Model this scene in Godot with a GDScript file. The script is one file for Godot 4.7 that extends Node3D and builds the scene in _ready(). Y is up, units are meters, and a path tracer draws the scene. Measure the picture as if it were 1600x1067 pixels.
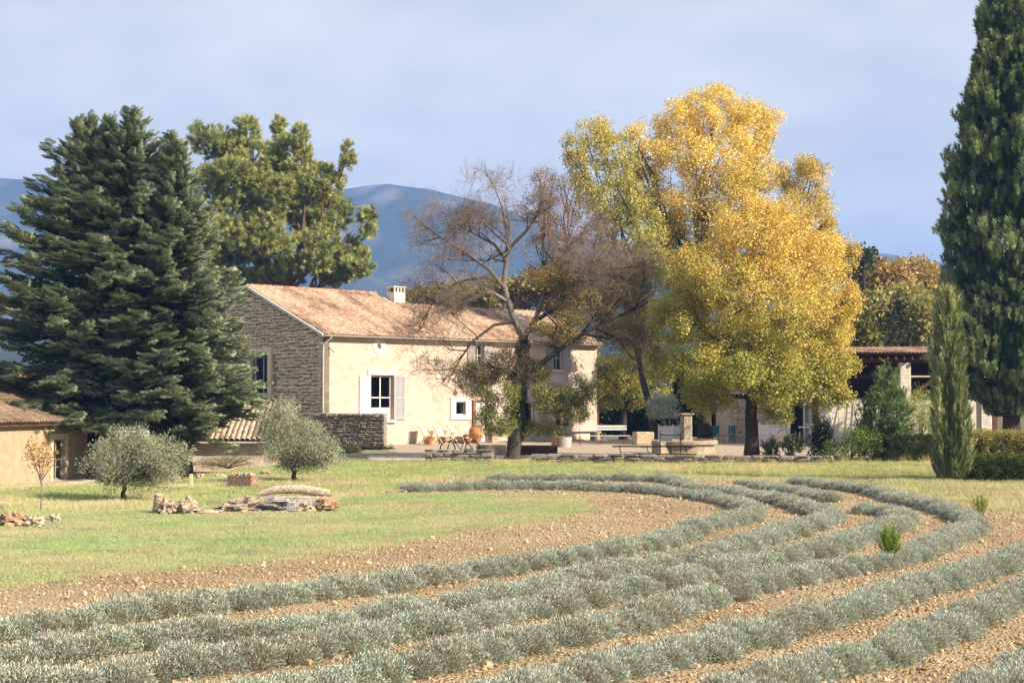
extends Node3D
# A farmhouse behind curved lavender rows. x to the right, y up, the camera looks along -z. Metres.

class MB:
	var v := PackedVector3Array()
	var n := PackedVector3Array()
	var c := PackedColorArray()
	var i := PackedInt32Array()
	var col := Color.WHITE
	func vert(p: Vector3, nn: Vector3, cc: Color) -> int:
		v.push_back(p)
		n.push_back(nn)
		c.push_back(cc)
		return v.size() - 1
	func quad(a: Vector3, b: Vector3, cc: Vector3, d: Vector3) -> void:   # counter-clockwise seen from its front
		var nn := (b - a).cross(cc - a).normalized()
		if nn.length() < 0.5:
			nn = (cc - a).cross(d - a).normalized()
		var k := vert(a, nn, col)
		vert(b, nn, col)
		vert(cc, nn, col)
		vert(d, nn, col)
		i.append_array(PackedInt32Array([k, k + 2, k + 1, k, k + 3, k + 2]))
	func tri(a: Vector3, b: Vector3, cc: Vector3) -> void:
		var nn := (b - a).cross(cc - a).normalized()
		var k := vert(a, nn, col)
		vert(b, nn, col)
		vert(cc, nn, col)
		i.append_array(PackedInt32Array([k, k + 2, k + 1]))
	func box(center: Vector3, size: Vector3, b := Basis()) -> void:
		var h := size * 0.5
		var p: Array[Vector3] = []
		for k in 8:
			p.append(center + b * Vector3(h.x * (1 if k & 1 else -1), h.y * (1 if k & 2 else -1), h.z * (1 if k & 4 else -1)))
		quad(p[4], p[5], p[7], p[6])
		quad(p[1], p[0], p[2], p[3])
		quad(p[5], p[1], p[3], p[7])
		quad(p[0], p[4], p[6], p[2])
		quad(p[6], p[7], p[3], p[2])
		quad(p[0], p[1], p[5], p[4])
	func rounded(center: Vector3, size: Vector3, ch: float, b := Basis(), jit := 0.0, rng: RandomNumberGenerator = null) -> void:
		# a box whose edges and corners are cut off
		var h := size * 0.5
		var f := {}
		for sx in [-1, 1]:
			for sy in [-1, 1]:
				for sz in [-1, 1]:
					var s := Vector3(sx, sy, sz)
					var j := Vector3.ZERO
					if rng:
						j = Vector3(rng.randf_range(-jit, jit), rng.randf_range(-jit, jit), rng.randf_range(-jit, jit)) * size
					for ax in 3:
						var q := Vector3(sx * (h.x - ch), sy * (h.y - ch), sz * (h.z - ch))
						q[ax] = s[ax] * h[ax]
						f[[sx, sy, sz, ax]] = center + b * (q + j)
		for ax in 3:
			var u := (ax + 1) % 3
			var w := (ax + 2) % 3
			for sg in [-1, 1]:
				var ring := []
				for e in [[-1, -1], [1, -1], [1, 1], [-1, 1]]:
					var key := [0, 0, 0, ax]
					key[ax] = sg
					key[u] = e[0]
					key[w] = e[1]
					ring.append(f[key])
				if sg > 0:
					quad(ring[0], ring[1], ring[2], ring[3])
				else:
					quad(ring[3], ring[2], ring[1], ring[0])
			for su in [-1, 1]:          # edges along ax
				for sw in [-1, 1]:
					var k0 := [0, 0, 0, u]
					k0[ax] = -1
					k0[u] = su
					k0[w] = sw
					var k1 := k0.duplicate()
					k1[ax] = 1
					var k2 := k1.duplicate()
					k2[3] = w
					var k3 := k0.duplicate()
					k3[3] = w
					if su * sw > 0:
						quad(f[k1], f[k0], f[k3], f[k2])
					else:
						quad(f[k0], f[k1], f[k2], f[k3])
		for sx in [-1, 1]:
			for sy in [-1, 1]:
				for sz in [-1, 1]:
					if sx * sy * sz > 0:
						tri(f[[sx, sy, sz, 0]], f[[sx, sy, sz, 1]], f[[sx, sy, sz, 2]])
					else:
						tri(f[[sx, sy, sz, 0]], f[[sx, sy, sz, 2]], f[[sx, sy, sz, 1]])
	func tube(pts: Array, radii: Array, sides := 6, cap := true) -> void:
		var side := Vector3.UP
		var first := -1
		for k in pts.size():
			var a: Vector3 = pts[maxi(k - 1, 0)]
			var b: Vector3 = pts[mini(k + 1, pts.size() - 1)]
			var t := (b - a).normalized()
			if k == 0:
				side = t.cross(Vector3.RIGHT if absf(t.x) < 0.8 else Vector3.UP).normalized()
			else:
				side = (side - t * side.dot(t)).normalized()
			var up := t.cross(side)
			var base := v.size()
			if first < 0:
				first = base
			for s in sides:
				var an := TAU * s / sides
				var d := side * cos(an) + up * sin(an)
				vert(pts[k] + d * radii[k], d, col)
			if k > 0:
				for s in sides:
					var s2 := (s + 1) % sides
					var p0 := base - sides + s
					var p1 := base - sides + s2
					i.append_array(PackedInt32Array([p0, base + s, base + s2, p0, base + s2, p1]))
		if cap and sides > 3:
			var last := v.size() - sides
			for s in range(1, sides - 1):
				i.append_array(PackedInt32Array([last, last + s + 1, last + s, first, first + s, first + s + 1]))
	func lathe(profile: Array, sides := 16, at := Vector3.ZERO) -> void:   # Vector2(radius, height), bottom to top
		for k in profile.size() - 1:
			var p: Vector2 = profile[k]
			var q: Vector2 = profile[k + 1]
			var nn := Vector2(q.y - p.y, p.x - q.x).normalized()
			var base := v.size()
			for s in sides + 1:
				var an := TAU * s / sides
				var d := Vector3(cos(an), 0, sin(an))
				vert(at + d * p.x + Vector3.UP * p.y, d * nn.x + Vector3.UP * nn.y, col)
				vert(at + d * q.x + Vector3.UP * q.y, d * nn.x + Vector3.UP * nn.y, col)
			for s in sides:
				var b := base + s * 2
				i.append_array(PackedInt32Array([b, b + 3, b + 1, b, b + 2, b + 3]))
	func leaf(p: Vector3, dir: Vector3, side: Vector3, l: float, w: float, fold := 0.25) -> void:   # a leaf folded along its midrib
		var up := side.cross(dir) * (w * fold)
		var m := p + dir * (l * 0.45)
		quad(p, m + side * (w * 0.5) + up, p + dir * l, m - side * (w * 0.5) + up)
	func blade(p: Vector3, dir: Vector3, side: Vector3, l: float, w: float) -> void:
		tri(p - side * (w * 0.5), p + side * (w * 0.5), p + dir * l)
	func mesh(m: Material = null) -> ArrayMesh:
		var a := []
		a.resize(Mesh.ARRAY_MAX)
		a[Mesh.ARRAY_VERTEX] = v
		a[Mesh.ARRAY_NORMAL] = n
		a[Mesh.ARRAY_COLOR] = c
		a[Mesh.ARRAY_INDEX] = i
		var r := ArrayMesh.new()
		r.add_surface_from_arrays(Mesh.PRIMITIVE_TRIANGLES, a)
		if m:
			r.surface_set_material(0, m)
		return r

var M := {}
var noise := FastNoiseLite.new()
var noise_fine := FastNoiseLite.new()

# ---------------------------------------------------------------- nodes
func rnd(s: int) -> RandomNumberGenerator:
	var r := RandomNumberGenerator.new()
	r.seed = s
	return r

func thing(called: String, at: Vector3, turn: float, label: String, category: String, group := "") -> Node3D:
	var o := Node3D.new()
	o.name = called
	add_child(o, true)
	o.position = at
	o.rotation.y = turn
	meta(o, label, category, group)
	return o

func meta(o: Node, label: String, category: String, group := "", kind := "") -> void:
	if label:
		o.set_meta("label", label)
	if category:
		o.set_meta("category", category)
	if group:
		o.set_meta("group", group)
	if kind:
		o.set_meta("kind", kind)

func part(called: String, mesh: Mesh, m: Material, parent: Node = self, xf := Transform3D()) -> MeshInstance3D:
	var o := MeshInstance3D.new()
	o.name = called
	o.mesh = mesh
	if m:
		o.material_override = m
	o.transform = xf
	parent.add_child(o, true)
	return o

func built(called: String, mb: MB, m: Material, parent: Node = self) -> MeshInstance3D:
	return part(called, mb.mesh(m), m, parent)

func copies(called: String, mesh: Mesh, m: Material, where: Array, tint: Array, parent: Node = self) -> MultiMeshInstance3D:
	var mm := MultiMesh.new()
	mm.transform_format = MultiMesh.TRANSFORM_3D
	mm.use_colors = true
	mm.mesh = mesh
	mm.instance_count = where.size()
	for k in where.size():
		mm.set_instance_transform(k, where[k])
		mm.set_instance_color(k, tint[k])
	var o := MultiMeshInstance3D.new()
	o.name = called
	o.multimesh = mm
	o.material_override = m
	o.set_meta("kind", "stuff")
	parent.add_child(o, true)
	return o

# ---------------------------------------------------------------- materials
func grain(freq: float, lo: Color, hi: Color, s: int, octaves := 4, size := 512) -> NoiseTexture2D:
	var f := FastNoiseLite.new()
	f.noise_type = FastNoiseLite.TYPE_SIMPLEX_SMOOTH
	f.frequency = freq
	f.fractal_octaves = octaves
	f.seed = s
	var g := Gradient.new()
	g.set_color(0, lo)
	g.set_color(1, hi)
	var t := NoiseTexture2D.new()
	t.width = size
	t.height = size
	t.seamless = true
	t.noise = f
	t.color_ramp = g
	return t

func lin(r: float, g: float, b: float) -> Color:
	return Color(r, g, b).linear_to_srgb()

func mat(called: String, col: Color, rough := 0.9, tex: Texture2D = null, scale := 1.0, bump: Texture2D = null, depth := 1.0) -> StandardMaterial3D:
	var m := StandardMaterial3D.new()
	m.resource_name = called
	m.albedo_color = col
	m.roughness = rough
	m.metallic_specular = 0.3
	m.vertex_color_use_as_albedo = true
	if tex or bump:
		m.uv1_triplanar = true
		m.uv1_world_triplanar = true
		m.uv1_scale = Vector3.ONE * scale
	if tex:
		m.albedo_texture = tex
	if bump:
		m.heightmap_enabled = true
		m.heightmap_texture = bump
		m.heightmap_scale = depth
	M[called] = m
	return m

func leafy(called: String, back: Color, rough := 0.65) -> StandardMaterial3D:
	var m := mat(called, Color.WHITE, rough + 0.15)
	m.backlight_enabled = true
	m.backlight = back
	m.metallic_specular = 0.2
	return m

func make_materials() -> void:
	var soft := grain(0.012, Color(0.82, 0.82, 0.82), Color(1, 1, 1), 3)
	var stain := grain(0.016, Color(0.86, 0.82, 0.76), Color(1, 1, 1), 31, 6)
	var blotch := grain(0.02, Color(0.6, 0.57, 0.55), Color(1, 1, 1), 5, 5)
	var fine := grain(0.08, Color(0.55, 0.55, 0.55), Color(1, 1, 1), 9, 5)
	var rough := grain(0.05, Color(0, 0, 0), Color(1, 1, 1), 12, 5)
	var streak := grain(0.03, Color(0.55, 0.5, 0.45), Color(1, 1, 1), 21, 4)
	mat("plaster", lin(0.57, 0.488, 0.445), 0.95, stain, 0.16, rough, 0.6)
	mat("ochre_plaster", lin(0.47, 0.36, 0.25), 0.95, soft, 0.3, rough, 0.6)
	mat("white_paint", lin(0.7, 0.68, 0.66), 0.7, soft, 0.6)
	mat("white_plaster", lin(0.74, 0.68, 0.6), 0.9, soft, 0.3)
	mat("lilac_shutter", lin(0.43, 0.43, 0.46), 0.7, soft, 0.8)
	mat("grey_shutter", lin(0.34, 0.31, 0.27), 0.75, soft, 0.8)
	mat("gutter_zinc", lin(0.5, 0.46, 0.43), 0.5, soft, 0.8)
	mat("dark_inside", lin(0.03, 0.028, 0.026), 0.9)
	mat("mortar", lin(0.42, 0.36, 0.27), 0.95, fine, 0.5)
	for k in 4:
		var t: float = [0.86, 1.0, 1.12, 0.93][k]
		mat("gable_stone_%d" % k, lin(0.92 * t, 0.79 * t, 0.57 * t), 0.95, blotch, 0.9, rough, 1.5)
		mat("grey_stone_%d" % k, lin(0.4 * t, 0.37 * t, 0.34 * t), 0.95, blotch, 0.9, rough, 1.5)
		mat("pale_block_%d" % k, lin(0.56 * t, 0.46 * t, 0.34 * t), 0.95, blotch, 0.5, rough, 1.5)
		mat("rock_%d" % k, lin(0.68 * t, 0.58 * t, 0.45 * t), 0.95, blotch, 0.9, rough, 3.0)
	mat("fountain_stone", lin(0.5, 0.44, 0.35), 0.95, blotch, 0.5, rough, 2.0)
	mat("slate_rock", lin(0.46, 0.46, 0.46), 0.9, blotch, 0.8, rough, 3.0)
	mat("tile", Color.WHITE, 0.9, blotch, 0.35)
	mat("tile_bed", lin(0.22, 0.13, 0.09), 0.95, blotch, 0.5)
	mat("terracotta", lin(0.6, 0.3, 0.14), 0.85, blotch, 0.8)
	mat("timber", lin(0.2, 0.1, 0.065), 0.8, streak, 0.8)
	mat("orange_wood", lin(0.45, 0.22, 0.08), 0.7, streak, 0.8)
	mat("old_wood", lin(0.1, 0.075, 0.055), 0.85, streak, 0.8)
	mat("grey_paint", lin(0.55, 0.55, 0.55), 0.6, soft, 0.8)
	mat("black_metal", lin(0.03, 0.03, 0.032), 0.45)
	mat("rust_metal", lin(0.12, 0.06, 0.04), 0.7)
	mat("white_metal", lin(0.7, 0.7, 0.7), 0.4)
	mat("teal_paint", lin(0.02, 0.12, 0.13), 0.6)
	mat("canvas", lin(0.5, 0.43, 0.35), 0.9)
	mat("pale_wood", lin(0.6, 0.45, 0.27), 0.8)
	mat("grey_plastic", lin(0.2, 0.22, 0.26), 0.5, soft, 0.9)
	mat("bark", lin(0.1, 0.082, 0.065), 0.95, blotch, 1.2, rough, 4.0)
	mat("pale_bark_red", lin(0.3, 0.17, 0.11), 0.95, blotch, 1.0, rough, 3.0)
	mat("terracotta_rock", lin(0.6, 0.42, 0.28), 0.95, blotch, 0.9, rough, 3.0)
	mat("clay_pink", lin(0.42, 0.29, 0.2), 0.9, blotch, 0.8, rough, 1.0)
	mat("dark_water", lin(0.03, 0.035, 0.03), 0.08)
	mat("pale_bark", Color.WHITE, 0.95, blotch, 1.0, rough, 3.0)
	mat("ground", Color.WHITE, 0.97, fine, 0.35, rough, 2.0)
	mat("soil", Color.WHITE, 0.97, fine, 0.6, rough, 6.0)
	mat("pebble", Color.WHITE, 0.95, blotch, 3.0)
	mat("gravel_yard", lin(0.64, 0.52, 0.4), 0.95, fine, 0.5, rough, 1.5)
	mat("paving", lin(0.6, 0.54, 0.46), 0.9, blotch, 0.4)
	mat("mountain", Color.WHITE, 1.0, blotch, 0.004)
	mat("foam", lin(0.5, 0.3, 0.1), 0.8)
	leafy("leaf", Color(0.8, 0.8, 0.6))
	leafy("needle", Color(0.5, 0.5, 0.4), 0.6)
	leafy("grass", Color(0.6, 0.6, 0.4), 0.7)
	leafy("silver", Color(0.6, 0.6, 0.6), 0.75)
	for k in 4:
		var sm := leafy("silver_%d" % k, Color(0.6, 0.6, 0.6), 0.75)
		sm.albedo_color = [lin(0.9, 0.86, 0.82), lin(0.95, 0.96, 0.94), lin(1.0, 1.0, 1.0), lin(0.93, 0.97, 0.92)][k]
	var g := StandardMaterial3D.new()
	g.resource_name = "glass"
	g.albedo_color = Color(0.04, 0.045, 0.05, 0.2)
	g.transparency = BaseMaterial3D.TRANSPARENCY_ALPHA
	g.roughness = 0.03
	g.metallic_specular = 0.2
	M["glass"] = g

# ---------------------------------------------------------------- terrain
func gy(x: float, z: float) -> float:
	var near := clampf((-z - 3.0) / 10.0, 0.0, 1.0)
	var sunk := smoothstep(40.0, 56.0, -z) * smoothstep(-7.0, -14.0, x)
	return noise.get_noise_2d(x * 6.0, z * 6.0) * 0.07 * near - 0.63 * sunk

func inside(p: Vector2, poly: PackedVector2Array) -> bool:
	return Geometry2D.is_point_in_polygon(p, poly)

var LAWN := PackedVector2Array([Vector2(-24, -4), Vector2(-12, -15.6), Vector2(-6.9, -20.2), Vector2(-3.3, -23.7), Vector2(0, -29.6), Vector2(1.3, -32), Vector2(1.9, -34.3), Vector2(1.9, -36.5), Vector2(1.2, -38.6), Vector2(-2.8, -39.4), Vector2(-6, -35), Vector2(-10, -33.2), Vector2(-20, -32), Vector2(-34, -30)])
var FIELD := PackedVector2Array([Vector2(-26, -1), Vector2(-13, -15.2), Vector2(-8.4, -20.4), Vector2(-4.6, -24.2), Vector2(-1.2, -30), Vector2(0.2, -34), Vector2(-0.4, -37.6), Vector2(-3.0, -38.6), Vector2(-3.4, -40.6), Vector2(-2.6, -46.4), Vector2(3, -47), Vector2(6, -45.6), Vector2(9, -44.4), Vector2(10.4, -39), Vector2(10.6, -33.5), Vector2(13, -31.5), Vector2(18, -30), Vector2(26, -24), Vector2(26, -1)])
var YARD := PackedVector2Array([Vector2(-6.9, -77), Vector2(-3.5, -60.3), Vector2(1.7, -59.3), Vector2(12.5, -57.5), Vector2(14.5, -66), Vector2(24, -74), Vector2(24, -99), Vector2(5, -100), Vector2(-11, -81)])

func sheet(poly: PackedVector2Array, step: float, lift: float, color_of: Callable, bumps: float, edge_wobble: float) -> MB:
	# a ground sheet cut to an uneven outline; every vertex follows the terrain
	var r := Rect2(poly[0], Vector2.ZERO)
	for p in poly:
		r = r.expand(p)
	var mb := MB.new()
	var nx := int(r.size.x / step) + 2
	var nz := int(r.size.y / step) + 2
	var ids := {}
	for j in nz:
		for k in nx:
			var x := r.position.x + (k - 0.5) * step
			var z := r.position.y + (j - 0.5) * step
			var w := Vector2(noise.get_noise_2d(x * 22.0, z * 22.0), noise.get_noise_2d(x * 22.0 + 99.0, z * 22.0)) * edge_wobble
			if not inside(Vector2(x, z) + w, poly):
				continue
			if -z < 5.0 or absf(x) > -z * 0.42 + 7.0:
				continue
			var q := []
			for e in [[0, 0], [1, 0], [1, 1], [0, 1]]:
				var key := Vector2i(k + e[0], j + e[1])
				if not ids.has(key):
					var px := r.position.x + (key.x - 1) * step
					var pz := r.position.y + (key.y - 1) * step
					var b := absf(noise_fine.get_noise_2d(px * 40.0, pz * 40.0)) * bumps
					ids[key] = mb.vert(Vector3(px, gy(px, pz) + lift + b, pz), Vector3.UP, color_of.call(px, pz))
				q.append(ids[key])
			mb.i.append_array(PackedInt32Array([q[0], q[1], q[2], q[0], q[2], q[3]]))
	if bumps > 0.0:
		var acc := PackedVector3Array()
		acc.resize(mb.v.size())
		for t in range(0, mb.i.size(), 3):
			var a := mb.i[t]
			var b2 := mb.i[t + 1]
			var c2 := mb.i[t + 2]
			var nn := (mb.v[c2] - mb.v[a]).cross(mb.v[b2] - mb.v[a])
			acc[a] += nn
			acc[b2] += nn
			acc[c2] += nn
		for t in acc.size():
			mb.n[t] = acc[t].normalized()
	return mb

func meadow_color(x: float, z: float) -> Color:
	var k := clampf(noise.get_noise_2d(x * 9.0, z * 9.0) * 1.3 + 0.5, 0.0, 1.0)
	var dry := Color(0.46, 0.4, 0.25)
	var green := Color(0.31, 0.34, 0.18)
	if x > 9.5 and z > -40.0:
		k = k * 0.4
	return dry.lerp(green, k)

func make_ground() -> void:
	var mb := MB.new()
	var step := 0.6
	var ids := {}
	for j in 131:
		for k in 141:
			var x := -42.0 + k * step
			var z := -78.0 + j * step
			ids[Vector2i(k, j)] = mb.vert(Vector3(x, gy(x, z), z), Vector3.UP, meadow_color(x, z))
	for j in 130:
		for k in 140:
			var a: int = ids[Vector2i(k, j)]
			var b: int = ids[Vector2i(k + 1, j)]
			var c: int = ids[Vector2i(k + 1, j + 1)]
			var d: int = ids[Vector2i(k, j + 1)]
			mb.i.append_array(PackedInt32Array([a, b, c, a, c, d]))
	mb.col = Color(0.22, 0.2, 0.09)
	for r in [[-4000.0, -4000.0, 8000.0, 3922.0], [-4000.0, 0.0, 8000.0, 500.0], [-4000.0, -78.0, 3958.0, 78.0], [42.0, -78.0, 3958.0, 78.0]]:
		var x0: float = r[0]
		var z0: float = r[1]
		var x1: float = x0 + r[2]
		var z1: float = z0 + r[3]
		mb.quad(Vector3(x0, -0.03, z1), Vector3(x1, -0.03, z1), Vector3(x1, -0.03, z0), Vector3(x0, -0.03, z0))
	var g := built("ground", mb, M.ground)
	meta(g, "dry yellow-green meadow ground around the field and yard", "", "", "structure")

	var soil := sheet(FIELD, 0.13, 0.012, func(x, z):
		var k := clampf(noise.get_noise_2d(x * 14.0, z * 14.0) + 0.5, 0.0, 1.0)
		return Color(0.54, 0.4, 0.235).lerp(Color(0.72, 0.56, 0.36), k), 0.05, 0.5)
	meta(built("field_soil", soil, M.soil), "stony orange-brown soil between the lavender rows", "", "", "structure")
	var lawn := sheet(LAWN, 0.3, 0.022, func(x, z):
		var k := clampf(noise.get_noise_2d(x * 10.0, z * 10.0) + 0.5, 0.0, 1.0)
		return Color(0.33, 0.35, 0.19).lerp(Color(0.27, 0.33, 0.16), k), 0.0, 0.9)
	meta(built("lawn", lawn, M.ground), "mown light green lawn inside the curve of the rows", "", "", "structure")
	var yard := sheet(YARD, 0.5, 0.016, func(_x, _z): return Color.WHITE, 0.0, 0.3)
	meta(built("gravel_yard", yard, M.gravel_yard), "pale gravel yard in front of the farmhouse", "", "", "structure")
	var pm := MB.new()
	var rp := rnd(4)
	for k in 9:
		pm.rounded(Vector3(-5.6 + (k % 3) * 0.78 + rp.randf_range(-0.03, 0.03) - (k / 3) * 0.15, 0.03, -62.0 - (k / 3) * 1.6), Vector3(0.74, 0.06, 1.5), 0.012)
	meta(built("paving_path", pm, M.paving), "pale paving slabs beside the end of the low yard wall", "", "", "structure")

# ---------------------------------------------------------------- plants
func basis_to(dir: Vector3, roll: float) -> Basis:   # y axis along dir
	var y := dir.normalized()
	var x := y.cross(Vector3.RIGHT if absf(y.x) < 0.8 else Vector3.FORWARD).normalized()
	return Basis(x, y, x.cross(y)) * Basis(Vector3.UP, roll)

func ball(r: RandomNumberGenerator) -> Vector3:
	var z := r.randf_range(-1, 1)
	var a := r.randf_range(0, TAU)
	var s := sqrt(1.0 - z * z)
	return Vector3(s * cos(a), z, s * sin(a))

func leaf_clump(s: int, count: int, l: float, w: float, spread: float, droop := 0.2) -> ArrayMesh:
	var r := rnd(s)
	var mb := MB.new()
	for k in count:
		var d := ball(r)
		d = (d + Vector3(0, 0.1, 0)).normalized()
		var p := d * spread * pow(r.randf(), 0.6)
		var dir := (d + ball(r) * 0.8 - Vector3(0, droop, 0)).normalized()
		var side := dir.cross(ball(r)).normalized()
		var t := r.randf_range(0.78, 1.12)
		mb.col = Color(t, t * r.randf_range(0.94, 1.06), t * r.randf_range(0.8, 1.1))
		mb.leaf(p, dir, side, l * r.randf_range(0.7, 1.2), w * r.randf_range(0.7, 1.2))
	return mb.mesh()

func needle_tuft(s: int, count: int, l: float, w: float, axis: float, lift: float) -> ArrayMesh:
	var r := rnd(s)
	var mb := MB.new()
	for k in count:
		var a := r.randf_range(0, TAU)
		var h := r.randf()
		var dir := Vector3(cos(a), lift + r.randf_range(-0.2, 0.4), sin(a)).normalized()
		var t := r.randf_range(0.75, 1.15)
		mb.col = Color(t, t, t)
		mb.blade(Vector3(0, h * axis, 0), dir, dir.cross(ball(r)).normalized(), l * r.randf_range(0.7, 1.15), w)
	return mb.mesh()

func fir_bough(s: int) -> ArrayMesh:
	# a flat spray one metre long along +z with twigs to both sides, their tips turned up
	var r := rnd(s)
	var mb := MB.new()
	mb.col = Color(0.5, 0.42, 0.32)
	mb.tube([Vector3(0, 0, 0), Vector3(0, 0.03, 0.5), Vector3(0, 0.08, 1.0)], [0.014, 0.01, 0.004], 3, false)
	for k in 15:
		var t := 0.1 + 0.9 * k / 14.0
		for sg in [-1.0, 1.0]:
			var p := Vector3(0, 0.08 * t * t, t)
			var reach := (0.52 * (1.0 - t) + 0.14) * r.randf_range(0.75, 1.15)
			var d := Vector3(sg * 0.8, r.randf_range(-0.05, 0.22), 0.62).normalized()
			for q in 4:
				var f := (q + 0.6) / 4.0
				var p2 := p + d * reach * f * 0.85 + Vector3(0, -0.03 * f, 0)
				var d2 := (d + Vector3(r.randf_range(-0.6, 0.6), r.randf_range(-0.1, 0.75), r.randf_range(-0.4, 0.6))).normalized()
				var l := r.randf_range(0.12, 0.22)
				var t2 := r.randf_range(0.8, 1.2) * (0.75 + 0.35 * f)
				mb.col = Color(t2, t2, t2)
				var sd := d2.cross(Vector3.UP).normalized()
				mb.leaf(p2, d2, sd, l, 0.045, 0.4)
				mb.leaf(p2, d2, sd.cross(d2), l, 0.04, 0.4)
	return mb.mesh()

func twig_spray(s: int, count: int, l: float, w: float) -> ArrayMesh:
	var r := rnd(s)
	var mb := MB.new()
	for k in count:
		var p := Vector3(r.randf_range(-0.12, 0.12), r.randf_range(0, 0.3), r.randf_range(-0.12, 0.12)) * l
		var d := (Vector3(0, 0.55, 0) + ball(r) * 0.75).normalized()
		var e := p + d * l * r.randf_range(0.5, 1.0)
		var m := (p + e) * 0.5 + ball(r) * l * 0.07
		var t := r.randf_range(0.7, 1.3)
		mb.col = Color(t, t, t)
		mb.tube([p, m, e], [w, w * 0.75, w * 0.35], 3, false)
		for q in 2:
			var b := m.lerp(e, r.randf_range(0.0, 0.7))
			mb.tube([b, b + (d + ball(r) * 0.9).normalized() * l * r.randf_range(0.2, 0.45)], [w * 0.6, w * 0.25], 3, false)
	return mb.mesh()

func crown_fill(seed_: int, lobes: Array, per_m2: float, size: Vector2, tone: Callable, gap := -0.25, inner := 0.5, upright := 0.0) -> Array:
	# [transforms, colours] of clumps through the outer shells of the lobes; a lobe is [centre, radii]
	var r := rnd(seed_)
	var where := []
	var tint := []
	for li in lobes.size():
		var c: Vector3 = lobes[li][0]
		var e: Vector3 = lobes[li][1]
		var mean := (e.x + e.y + e.z) / 3.0
		var count := int(per_m2 * 4.0 * PI * mean * mean * 0.7)
		var lobe_t := r.randf()
		for k in count:
			var d := ball(r)
			var f := sqrt(lerpf(inner * inner, 1.12, r.randf()))
			var p := c + d * e * f
			var hidden := false
			for lj in lobes.size():
				if lj != li:
					var q: Vector3 = (p - lobes[lj][0]) / (lobes[lj][1] as Vector3)
					if q.length_squared() < 0.3:
						hidden = true
						break
			if hidden:
				continue
			if noise_fine.get_noise_3d(p.x * 9.0 + seed_ * 7.0, p.y * 9.0, p.z * 9.0) < gap - (1.0 - f) * 0.3:
				continue
			var axis := (d * (1.0 - upright) + Vector3(0, 0.45 + upright, 0) + ball(r) * 0.55 * (1.0 - upright * 0.6)).normalized()
			var b := basis_to(axis, r.randf_range(0, TAU)) * Basis.from_scale(Vector3.ONE * r.randf_range(size.x, size.y))
			where.append(Transform3D(b, p))
			tint.append(tone.call(p, lobe_t, r.randf(), r.randf()))
	return [where, tint]

func limbs(mb: MB, r: RandomNumberGenerator, from: Vector3, r0: float, lobes: Array, twist := 0.12) -> void:
	for lb in lobes:
		var c: Vector3 = lb[0]
		var start := from + Vector3(0, clampf((c.y - from.y) * 0.25, 0.0, 2.5), 0)
		var a := start
		var pts := [a]
		var rad := [r0 * r.randf_range(0.32, 0.5)]
		for k in 4:
			var t := (k + 1) / 4.0
			pts.append(start.lerp(c, t) + Vector3(r.randf_range(-1, 1), r.randf_range(0, 1), r.randf_range(-1, 1)) * twist * start.distance_to(c) * (1.0 - t * 0.6))
			rad.append(rad[0] * (1.0 - t * 0.8))
		mb.tube(pts, rad, 5, false)
		for k in 5:
			var p: Vector3 = pts[2].lerp(pts[4], r.randf())
			var e: Vector3 = c + ball(r) * (lb[1] as Vector3) * 0.85
			mb.tube([p, (p + e) * 0.5 + ball(r) * 0.15, e], [rad[0] * 0.28, rad[0] * 0.18, 0.01], 4, false)

func trunk_tube(mb: MB, r: RandomNumberGenerator, base: Vector3, top: Vector3, r0: float, r1: float, wob := 0.05, sides := 9) -> void:
	var pts := [base + Vector3(0, -0.1, 0), base + Vector3(0, 0.12, 0)]
	var rad := [r0 * 1.5, r0 * 1.22]
	var n := 7
	for k in n:
		var t := (k + 1.0) / n
		pts.append(base.lerp(top, t) + Vector3(r.randf_range(-wob, wob), 0, r.randf_range(-wob, wob)))
		rad.append(lerpf(r0, r1, t))
	mb.tube(pts, rad, sides, true)

func lobed_tree(called: String, label: String, group: String, at: Vector3, lobes: Array, trunk_top: float, r0: float, fork: float, mesh: ArrayMesh, leafmat: Material, per_m2: float, size: Vector2, tone: Callable, s: int, gap := -0.25, bark: Material = null, lean := Vector3.ZERO, upright := 0.0) -> Node3D:
	var o := thing(called, at, 0.0, label, "tree", group)
	var r := rnd(s)
	var mb := MB.new()
	trunk_tube(mb, r, Vector3.ZERO, Vector3(0, trunk_top, 0) + lean, r0, r0 * 0.45)
	limbs(mb, r, Vector3(0, fork, 0) + lean * (fork / trunk_top), r0, lobes)
	lobes = lumpy(lobes, s + 1)
	built("trunk", mb, bark if bark else M.bark, o)
	var f := crown_fill(s, lobes, per_m2, size, tone, gap, 0.5, upright)
	copies("crown", mesh, leafmat, f[0], f[1], o)
	return o

func lob(a: Array) -> Array:   # [x, y, z, rx, ry] -> [centre, radii]
	var out := []
	for q in a:
		out.append([Vector3(q[0], q[1], q[2]), Vector3(q[3], q[4], (q[3] + q[4]) * 0.5)])
	return out

func lumpy(lobes: Array, s: int, n := 5, share := 0.42) -> Array:   # smaller lobes budding from each lobe break the outline
	var r := rnd(s)
	var out := []
	for l in lobes:
		out.append([l[0], (l[1] as Vector3) * 0.88])
		for k in n:
			var d := ball(r)
			out.append([(l[0] as Vector3) + d * (l[1] as Vector3) * r.randf_range(0.75, 0.98), (l[1] as Vector3) * share * r.randf_range(0.6, 1.2)])
	return out

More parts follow.
